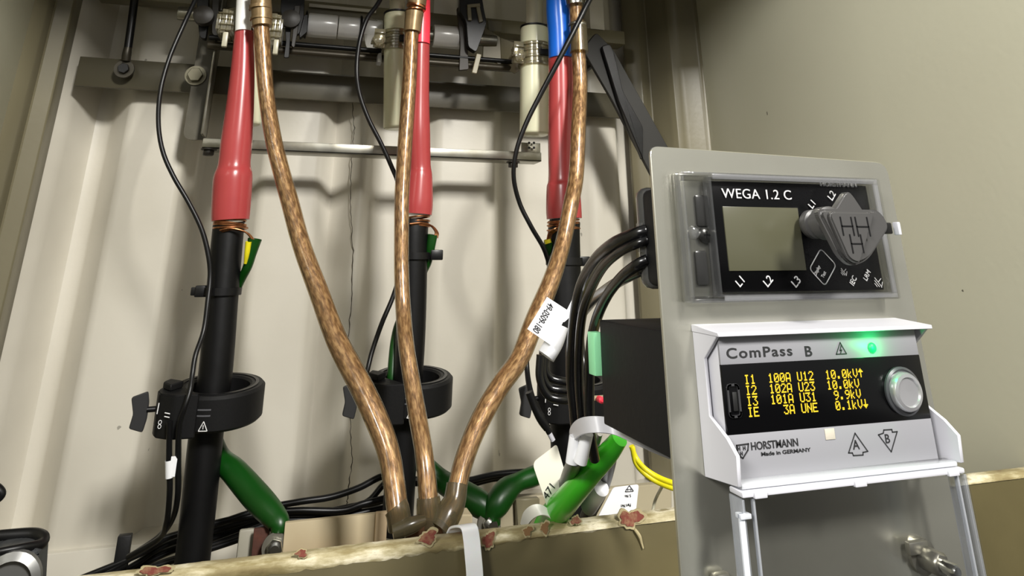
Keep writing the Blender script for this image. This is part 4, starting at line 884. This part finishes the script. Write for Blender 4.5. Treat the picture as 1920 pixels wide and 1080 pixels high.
# green light
c = W(1635, 652, YFF-.0002); bm = NB(); lathe(bm, [(.0018, 0), (.0017, .0004), (.0012, .0009), (.0004, .0011)], c, (0, -1, 0), 28); obj('green_light', bm, led_green, cb)
ld = bpy.data.lights.new('green_light_glow', 'POINT'); ld.energy = .007; ld.color = (.0, 1, .22); ld.shadow_soft_size = .0012
lo_ = bpy.data.objects.new('green_light_glow', ld); scn.collection.objects.link(lo_); lo_.location = c+Vector((0, -.0042, 0))
# sensor window
bm = NB(); a, b = W(1545, 804, YFF), W(1566, 823, YFF); bx(bm, (a.x, YFF-.0003, b.z), (b.x, YFF, a.z), .0001); obj('sensor_window', bm, mat('pale_window', (176, 170, 156), .4), cb)
# usb socket
bm = NB(); a, b = W(1362, 722, YFF), W(1388, 780, YFF); q = rounded([Vector((a.x, YFF-.0003, a.z)), Vector((b.x, YFF-.0003, a.z)), Vector((b.x, YFF-.0003, b.z)), Vector((a.x, YFF-.0003, b.z))], .0012, 4)
stroke(bm, [(p.x, p.z) for p in q], .0007, YFF, depth=.0007, closed=True); us = obj('usb_socket', bm, mat('socket_metal', (86, 86, 88), .3, .7), cb)
bm = NB(); bx(bm, (a.x+.0016, YFF-.0006, b.z+.0016), (b.x-.0008, YFF-.0002, a.z-.0022), .0002); obj('socket_opening', bm, mat('true_black', (3, 3, 3), .6), us)
# push button
c = W(1692, 733, YFF-.0002); bm = NB(); lathe(bm, [(.0082, 0), (.0082, .0008), (.0074, .0012), (.0070, .0008)], c, (0, -1, 0), 48); bt = obj('button_collar', bm, mat('collar_grey', (66, 67, 70), .3, .3), cb)
bm = NB(); lathe(bm, [(.0066, .0004), (.0066, .0024), (.0061, .0032), (.0050, .0034), (.0046, .0027), (.0001, .0025)], c, (0, -1, 0), 48); obj('push_button', bm, mat('steel_button', (178, 178, 180), .26, .7), bt)
# OLED readings
FONT = {'I': '01110 00100 00100 00100 00100 00100 01110', '1': '00100 01100 00100 00100 00100 00100 01110', '0': '01110 10001 10011 10101 11001 10001 01110',
        '2': '01110 10001 00001 00010 00100 01000 11111', '3': '11111 00010 00100 00010 00001 10001 01110', '9': '01110 10001 10001 01111 00001 00010 01100',
        'A': '01110 10001 10001 10001 11111 10001 10001', 'U': '10001 10001 10001 10001 10001 10001 01110', 'V': '10001 10001 10001 10001 10001 01010 00100',
        'k': '10000 10000 10010 10100 11000 10100 10010', '.': '00000 00000 00000 00000 00000 01100 01100', 'E': '11111 10000 10000 11110 10000 10000 11111',
        'N': '10001 10001 11001 10101 10011 10001 10001', '^': '00100 01110 11111 00100 00100 00100 00100', 'v': '00100 00100 00100 00100 11111 01110 00100'}
rows = ['I1  100A U12  10.0kV^', 'I2  102A U23  10.0kV', 'I3  101A U31   9.9kV', 'IE    3A UNE   0.1kVv']
ox0 = W(1394, 705, YFF).x; ox1 = W(1630, 780, YFF).x; oz = W(1394, 703, YFF).z; oz2 = W(1404, 782, YFF).z
dx = (ox1-ox0)/125; dz = (oz-oz2)/31
for ri, s in enumerate(rows):
    bm = NB()
    for ci, ch in enumerate(s):
        if ch == ' ': continue
        for r_, line in enumerate(FONT[ch].split()):
            for c_, bit in enumerate(line):
                if bit == '1':
                    X = ox0+(ci*6+c_)*dx; Z = oz-(ri*8+r_)*dz
                    vs = [bm.verts.new(v) for v in ((X-dx*.06, YFF-.00025, Z-dz*.98), (X+dx*1.06, YFF-.00025, Z-dz*.98), (X+dx*1.06, YFF-.00025, Z+dz*.06), (X-dx*.06, YFF-.00025, Z+dz*.06))]
                    bm.faces.new(vs)
    obj('reading_line', bm, oled, dp)
# lower hinge ledge and clear flip cover
yl = WX(1384, 914, XL).y
bm = NB(); bx(bm, (XL+.001, yl-.0005, zB-.0002), (XR-.001, YFF+.001, zB+.0014), .0004); obj('bottom_ledge', bm, white_pl, cb)
bm = NB(); bx(bm, (XL+.002, yl+.001, zB+.0016), (XR-.002, YFF+.0006, zB+.0032), .0005); obj('hinge_bar', bm, clear('milky_bar', (225, 227, 230), .15, .5, (230, 232, 236)), cb)
for t_ in (.08, .50, .93):
    xx = XL+(XR-XL)*t_; bm = NB(); bx(bm, (xx-.0024, yl-.0012, zB-.0006), (xx+.0024, yl+.0016, zB+.0012), .0003); obj('hinge_lug', bm, white_pl, cb)
fc = NB(); yc = yl+.0004; zc = e-.125
bx(fc, (XL+.0015, yc, zc), (XR+.001, yc+.0009, zB-.0008), .0002); fco = obj('flip_cover', fc, clear_cover, cb)
crm = clear('cover_rib_clear', (214, 218, 224), .12, .30, (205, 208, 214), .08)
bm = NB(); bx(bm, (XL+.0012, yc, zc), (XL+.0022, yc+.0075, zB-.0008), .0003); bx(bm, (XL+.0050, yc-.0004, zc), (XL+.0058, yc+.0012, zB-.0008), .0002); obj('cover_rib', bm, crm, fco)
bm = NB(); bx(bm, (XR-.0008, yc, zc), (XR+.0004, yc+.0075, zB-.0008), .0003); bx(bm, (XR-.0044, yc-.0004, zc), (XR-.0036, yc+.0012, zB-.0008), .0002)
obj('cover_rib', bm, crm, fco)
bm = NB(); zz = W(1380, 964, yc).z; bx(bm, (XL-.0006, yc-.0004, zc), (XL+.0014, yc+.0006, zz), .0002); bx(bm, (XL-.0006, yc-.0012, zz-.0014), (XL+.0034, yc+.002, zz), .0002); obj('cover_catch', bm, clear('catch_clear', (220, 224, 230), .12, .55, (226, 229, 234)), fco)
# body behind the plate
bm = NB(); bx(bm, (XL+.002, YP+.0018, e-.0712), (XR-.002, .3335, e-.0262), .0008); obj('rear_body', bm, mat('rear_body_black', (17, 17, 18), .6, spec=.3, bump=(300, .1)), cb)
bm = NB(); bx(bm, (XL-.0010, .3338, e-.051), (XL+.004, .3420, e-.032), .0004); obj('terminal_block', bm, mint, cb)

# ================================================================== LEADS FROM THE DEVICES
def dl(label, spec): return wire(label, spec, mat('device_lead_black', (12, 12, 13), .24), 'device_lead', 'cable', 10, 'black leads of the upper device', 20)
dl('upper black lead arching left from the upper device', [(1215, 432, .258, 11), (1190, 440, .262, 11), (1150, 458, .28, 11), (1118, 486, .31, 10.5), (1095, 525, .34, 10.5), (1082, 570, .36, 10.5), (1075, 630, .38, 10.5), (1072, 700, .40, 10.5), (1078, 770, .41, 10.5), (1082, 822, .425, 10.5), (1080, 862, .45, 10)])
dl('second black lead arching from the upper device, inside the first', [(1215, 450, .257, 8), (1192, 458, .260, 8), (1160, 474, .275, 8), (1130, 502, .30, 8), (1107, 545, .33, 8), (1092, 590, .35, 8), (1086, 650, .37, 8), (1086, 720, .385, 8), (1092, 800, .40, 8), (1094, 850, .43, 8)])
dl('third black lead leaving the upper device below the first two', [(1215, 486, .258, 9), (1193, 497, .262, 9), (1165, 520, .28, 9), (1138, 555, .31, 9), (1118, 600, .34, 9), (1108, 650, .36, 9), (1105, 720, .375, 9), (1106, 800, .385, 9), (1115, 860, .40, 9)])
dl('lowest black lead, crossing leftward behind the others', [(1215, 502, .262, 9), (1196, 510, .268, 9), (1160, 528, .30, 9), (1130, 548, .36, 9), (1105, 570, .42, 9), (1085, 600, .47, 9), (1070, 660, .50, 9), (1076, 720, .50, 9), (1090, 790, .48, 9)])
wire('thin black lead hanging between the device leads', [(1092, 590, .44, 5), (1090, 630, .43, 5), (1094, 680, .42, 5), (1098, 740, .42, 5), (1098, 830, .42, 5)], mat('device_lead_black', ()), 'device_lead', 'cable')
for i, (lab, sp) in enumerate((
    ('black lead looping upper at the right sensor ring', [(1024, 660, .62, 7), (1022, 690, .62, 7), (1032, 708, .62, 7), (1060, 716, .62, 7), (1090, 718, .64, 7)]),
    ('black lead looping in the middle at the right sensor ring', [(1018, 660, .61, 7), (1017, 700, .61, 7), (1030, 726, .61, 7), (1060, 732, .61, 7), (1090, 734, .63, 7)]),
    ('black lead with yellowish sheen looping lowest at the right sensor ring', [(1013, 665, .60, 7), (1012, 710, .60, 7), (1028, 742, .60, 7), (1060, 750, .60, 7), (1092, 750, .62, 7)]))):
    wire(lab, sp, mat('device_lead_black', ()), 'looped_lead', 'cable', 8, 'looped leads at the right sensor ring')
wire('short black lead with white tip dropping from the right sensor ring', [(992, 735, .74, 7), (1002, 762, .74, 7), (1014, 785, .74, 8), (1026, 803, .74, 7)], name='sensor_lead', cat='wire')
wire('white ferrule tip below the right sensor ring', [(1026, 804, .74, 4.5), (1037, 826, .74, 4.5)], white_pl, 'wire_ferrule', 'ferrule')
# flag label 49-0509-180
fl = thing('cable_flag_label', 'white flag label printed with a number on the device leads', 'label', W(1030, 620, .40))
Yl = .395; c4 = [W(px, py, Yl) for px, py in ((1026, 557), (1066, 583), (1034, 648), (989, 617))]
bm = NB(); prism(bm, c4, (0, .0004, 0)); obj('flag', bm, label_white, fl)
ang = math.atan2((c4[1]-c4[0]).z, (c4[1]-c4[0]).x)
o_ = W(1029, 566, Yl-.0002); dv_ = (W(997, 621, Yl)-o_); M = Matrix.Translation(o_) @ Matrix.Rotation(PI/2, 4, 'X') @ Matrix.Rotation(math.atan2(dv_.z, dv_.x), 4, 'Z')
text('printed_number', '49-0509-180', 0, 0, 0, 0, ink, fl, M=M, h=WR(1020, 600, Yl, 13), stretch=.60, weight=.012)
bm = NB(); pxtube(bm, [(1050, 610, .405, 15), (1040, 640, .405, 16), (1024, 668, .405, 16)], 5, 28); obj('wrapped_sleeve', bm, label_white, fl)
bm = NB(); q = [W(px, py, .40) for px, py in ((1062, 584), (1084, 540), (1092, 528), (1084, 566), (1074, 590), (1058, 604), (1046, 602))]; prism(bm, q, (0, .0005, 0)); obj('folded_tail', bm, label_white, fl)
wire('white narrow label strip between the black device leads', [(1096, 560, .345, 4), (1088, 592, .36, 4)], label_white, 'label_strip', 'label')
# big clear-white tie round the bundle
bt = thing('cable_tie', 'large white cable tie looping round the lead bundle beside the green lead', 'cable tie', W(1100, 810, .38))
P = smooth_path([W(1078, 852, .405), W(1072, 822, .395), W(1084, 803, .37), W(1110, 796, .35), W(1150, 800, .345), (W(1190, 818, .335)), W(1225, 834, .33), W(1262, 848, .325)], 8)
bm = NB(); strip(bm, P, (.05, -.35, -1), .0072, .0013); obj('strap', bm, mat('milky_tie', (196, 196, 200), .35), bt)
for lab, sp in (('left white wrapped label in the bundle under the big tie', [(1078, 818, .383, 10), (1072, 868, .385, 11)]), ('right white wrapped label in the bundle under the big tie', [(1102, 812, .375, 10), (1088, 866, .38, 12)])):
    wire(lab, sp, label_white, 'wrapped_label', 'label', 4, None, 20)
wire('black lead stub below the white wrapped labels', [(1079, 860, .41, 12), (1070, 885, .47, 14), (1058, 925, .54, 14), (1050, 960, .56, 14)], black_rubber, 'device_lead', 'cable', 5)
wire('black lead behind the bright green lead, dropping to the tray', [(1150, 826, .44, 10), (1140, 870, .49, 13), (1125, 920, .54, 13), (1105, 960, .58, 13), (1095, 990, .60, 13)], black_rubber, 'device_lead', 'cable', 6)
wire('grey flat lead beside the white wrapped labels', [(1125, 812, .42, 5), (1110, 850, .46, 8), (1092, 895, .51, 9), (1076, 925, .54, 8)], mat('grey_lead', (150, 146, 134), .4), 'device_lead', 'cable', 6)
gl = thing('green_earth_lead', 'bright green sleeved lead slanting in front of the bundle to the rail', 'cable', W(1100, 900, .41))
bm = NB(); pxtube(bm, [(1162, 822, .42, 14), (1140, 850, .43, 17.5), (1110, 884, .445, 18.5), (1080, 918, .47, 20.5), (1052, 950, .505, 22), (1034, 970, .545, 22), (1020, 992, .56, 20)], 8, 32); obj('green_sleeve', bm, green_bright, gl)
wt = thing('cable_tie', 'white cable tie looped around the green lead just above the rail', 'cable tie', W(1012, 965, .45))
P = smooth_path([W(982, 990, .535), W(988, 970, .525), W(1004, 957, .515), W(1022, 958, .512), W(1042, 974, .510), W(1056, 990, .512)], 8)
bm = NB(); strip(bm, P, (.35, -.6, -.7), .0075, .0014); obj('strap', bm, mat('ivory_tie', (222, 222, 212), .4), wt)
# tag with printing (its square code is left blank)
tg = thing('cable_tag', 'rounded cream cable tag leaning against the bright green lead', 'tag', W(1030, 900, .40))
q = [W(px, py, .515) for px, py, Y_ in ((998, 868, .40), (1044, 833, .40), (1070, 922, .40), (1050, 958, .402), (1026, 950, .402))]
q = [Vector((p.x, .515, p.z)) for p in q]; bm = NB(); prism(bm, rounded(q, [.004, .002, .002, .001, .001], 5), (0, .0006, 0)); obj('tag_sheet', bm, label_cream, tg)
o_ = W(1026, 938, .5145); M = Matrix.Translation(o_) @ Matrix.Rotation(PI/2, 4, 'X') @ Matrix.Rotation(math.radians(50), 4, 'Z')
text('printed_number', '471', 0, 0, 0, 0, ink, tg, M=M, h=WR(1040, 930, .515, 13))
# paper label at the rail
pl = thing('part_label', 'white paper label standing upside down behind the rail beside the tag', 'label', W(1160, 935, .45))
q = [W(px, py, .53) for px, py in ((1150, 914), (1198, 908), (1192, 962), (1120, 972))]; bm = NB(); prism(bm, rounded(q, .002, 3), (0, .0005, 0)); obj('label_sheet', bm, label_white, pl)
for s, px, py, h in (('Part No:', 1183, 944, 8), ('S. No.', 1183, 927, 7)):
    o_ = W(px, py, .5296); M = Matrix.Translation(o_) @ Matrix.Rotation(PI/2, 4, 'X') @ Matrix.Rotation(math.radians(181), 4, 'Z'); text('printed_line', s, 0, 0, 0, 0, ink, pl, M=M, h=WR(px, py, .53, h/2+.5), stretch=.9)
bm = NB(); Yk = .5297
for pts in ([(1172, 922), (1180, 910), (1188, 921)], ): stroke(bm, [xz(px, py, Yk) for px, py in rounded([Vector(p) for p in pts], 2, 3)], .0005, Yk, closed=True)
for px in (1177, 1183): stroke(bm, [xz(px, 915, Yk), xz(px, 920, Yk)], .0004, Yk)
stroke(bm, [xz(1174, 918, Yk), xz(1186, 917, Yk)], .0004, Yk)
obj('printed_emblem', bm, ink_grey, pl)
wire('white rolled label between the green lead and the paper label', [(1128, 915, .505, 13), (1104, 950, .53, 14)], label_white, 'wrapped_label', 'label', 4, None, 20)
# yellow-green wires behind the plate
for i, (lab, d) in enumerate((('upper yellow-green striped wire behind the left edge of the plate', 0), ('lower yellow-green striped wire behind the left edge of the plate', 9))):
    sp = [(1184+d*.2, 836+d*.2, .46, 4.5), (1192, 858+d, .46, 4.5), (1208, 878+d, .455, 4.5), (1232, 894+d, .45, 4.5), (1262, 906+d, .44, 4.5), (1300, 915+d, .43, 4.5)]
    t = thing('earth_wire', lab, 'wire', W(1220, 885+d, .45), 'yellow-green wires behind the plate')
    bm = NB(); pxtube(bm, sp, 8, 14); obj('insulation', bm, yellow, t)
    bm = NB(); pxtube(bm, [(a+2, b+2.2, c_-.0002, 2.9) for a, b, c_, _h in sp], 8, 10); obj('green_stripe', bm, green_bright, t)
wire('thin clear wire rising behind the rail beside the plate', [(1222, 972, .52, 2.5), (1228, 940, .52, 2.5), (1240, 915, .50, 2.5), (1250, 900, .48, 2.5)], mat('cloudy_pin', ()), 'thin_wire', 'wire')
# small plug with red and beige tips peeking beside the black housing
pg = thing('terminal_plug', 'small plug with red tip peeking left of the black rear housing', 'plug', W(1126, 745, .40))
wire_ = NB(); bx(wire_, W(1114, 752, .40), W(1136, 740, .405), .0005); obj('beige_body', wire_, cream_board, pg)
b_ = NB(); lathe(b_, [(.0018, 0), (.0018, .004), (.0008, .005)], W(1123, 748, .399), (0, -1, 0), 16); obj('red_tip', b_, pink_sleeve, pg)
# crack in the paint of the back wall
def crack(label, spec, seed):
    rd = random.Random(seed); pts = []
    for i in range(len(spec)-1):
        n = 10
        for k in range(n):
            t = k/n; x = spec[i][0]*(1-t)+spec[i+1][0]*t; y = spec[i][1]*(1-t)+spec[i+1][1]*t
            pts.append((x+rd.uniform(-1.3, 1.3), y))
    pts.append(spec[-1]); bm = NB()
    P = [W(px, py, .9735) for px, py in pts]; tube(bm, P, [rd.uniform(.0003, .0007) for _ in P], 6)
    o = obj('paint_crack', bm, mat('crack_dark', (60, 54, 44), .9), wall_back); return o
crack('', [(660, 180), (664, 240), (660, 290), (656, 380), (662, 470), (659, 560), (652, 640), (655, 760), (660, 860), (652, 935), (648, 960)], 3)
# helper data off
for o in scn.objects:
    if '_w' in o.keys(): del o['_w']
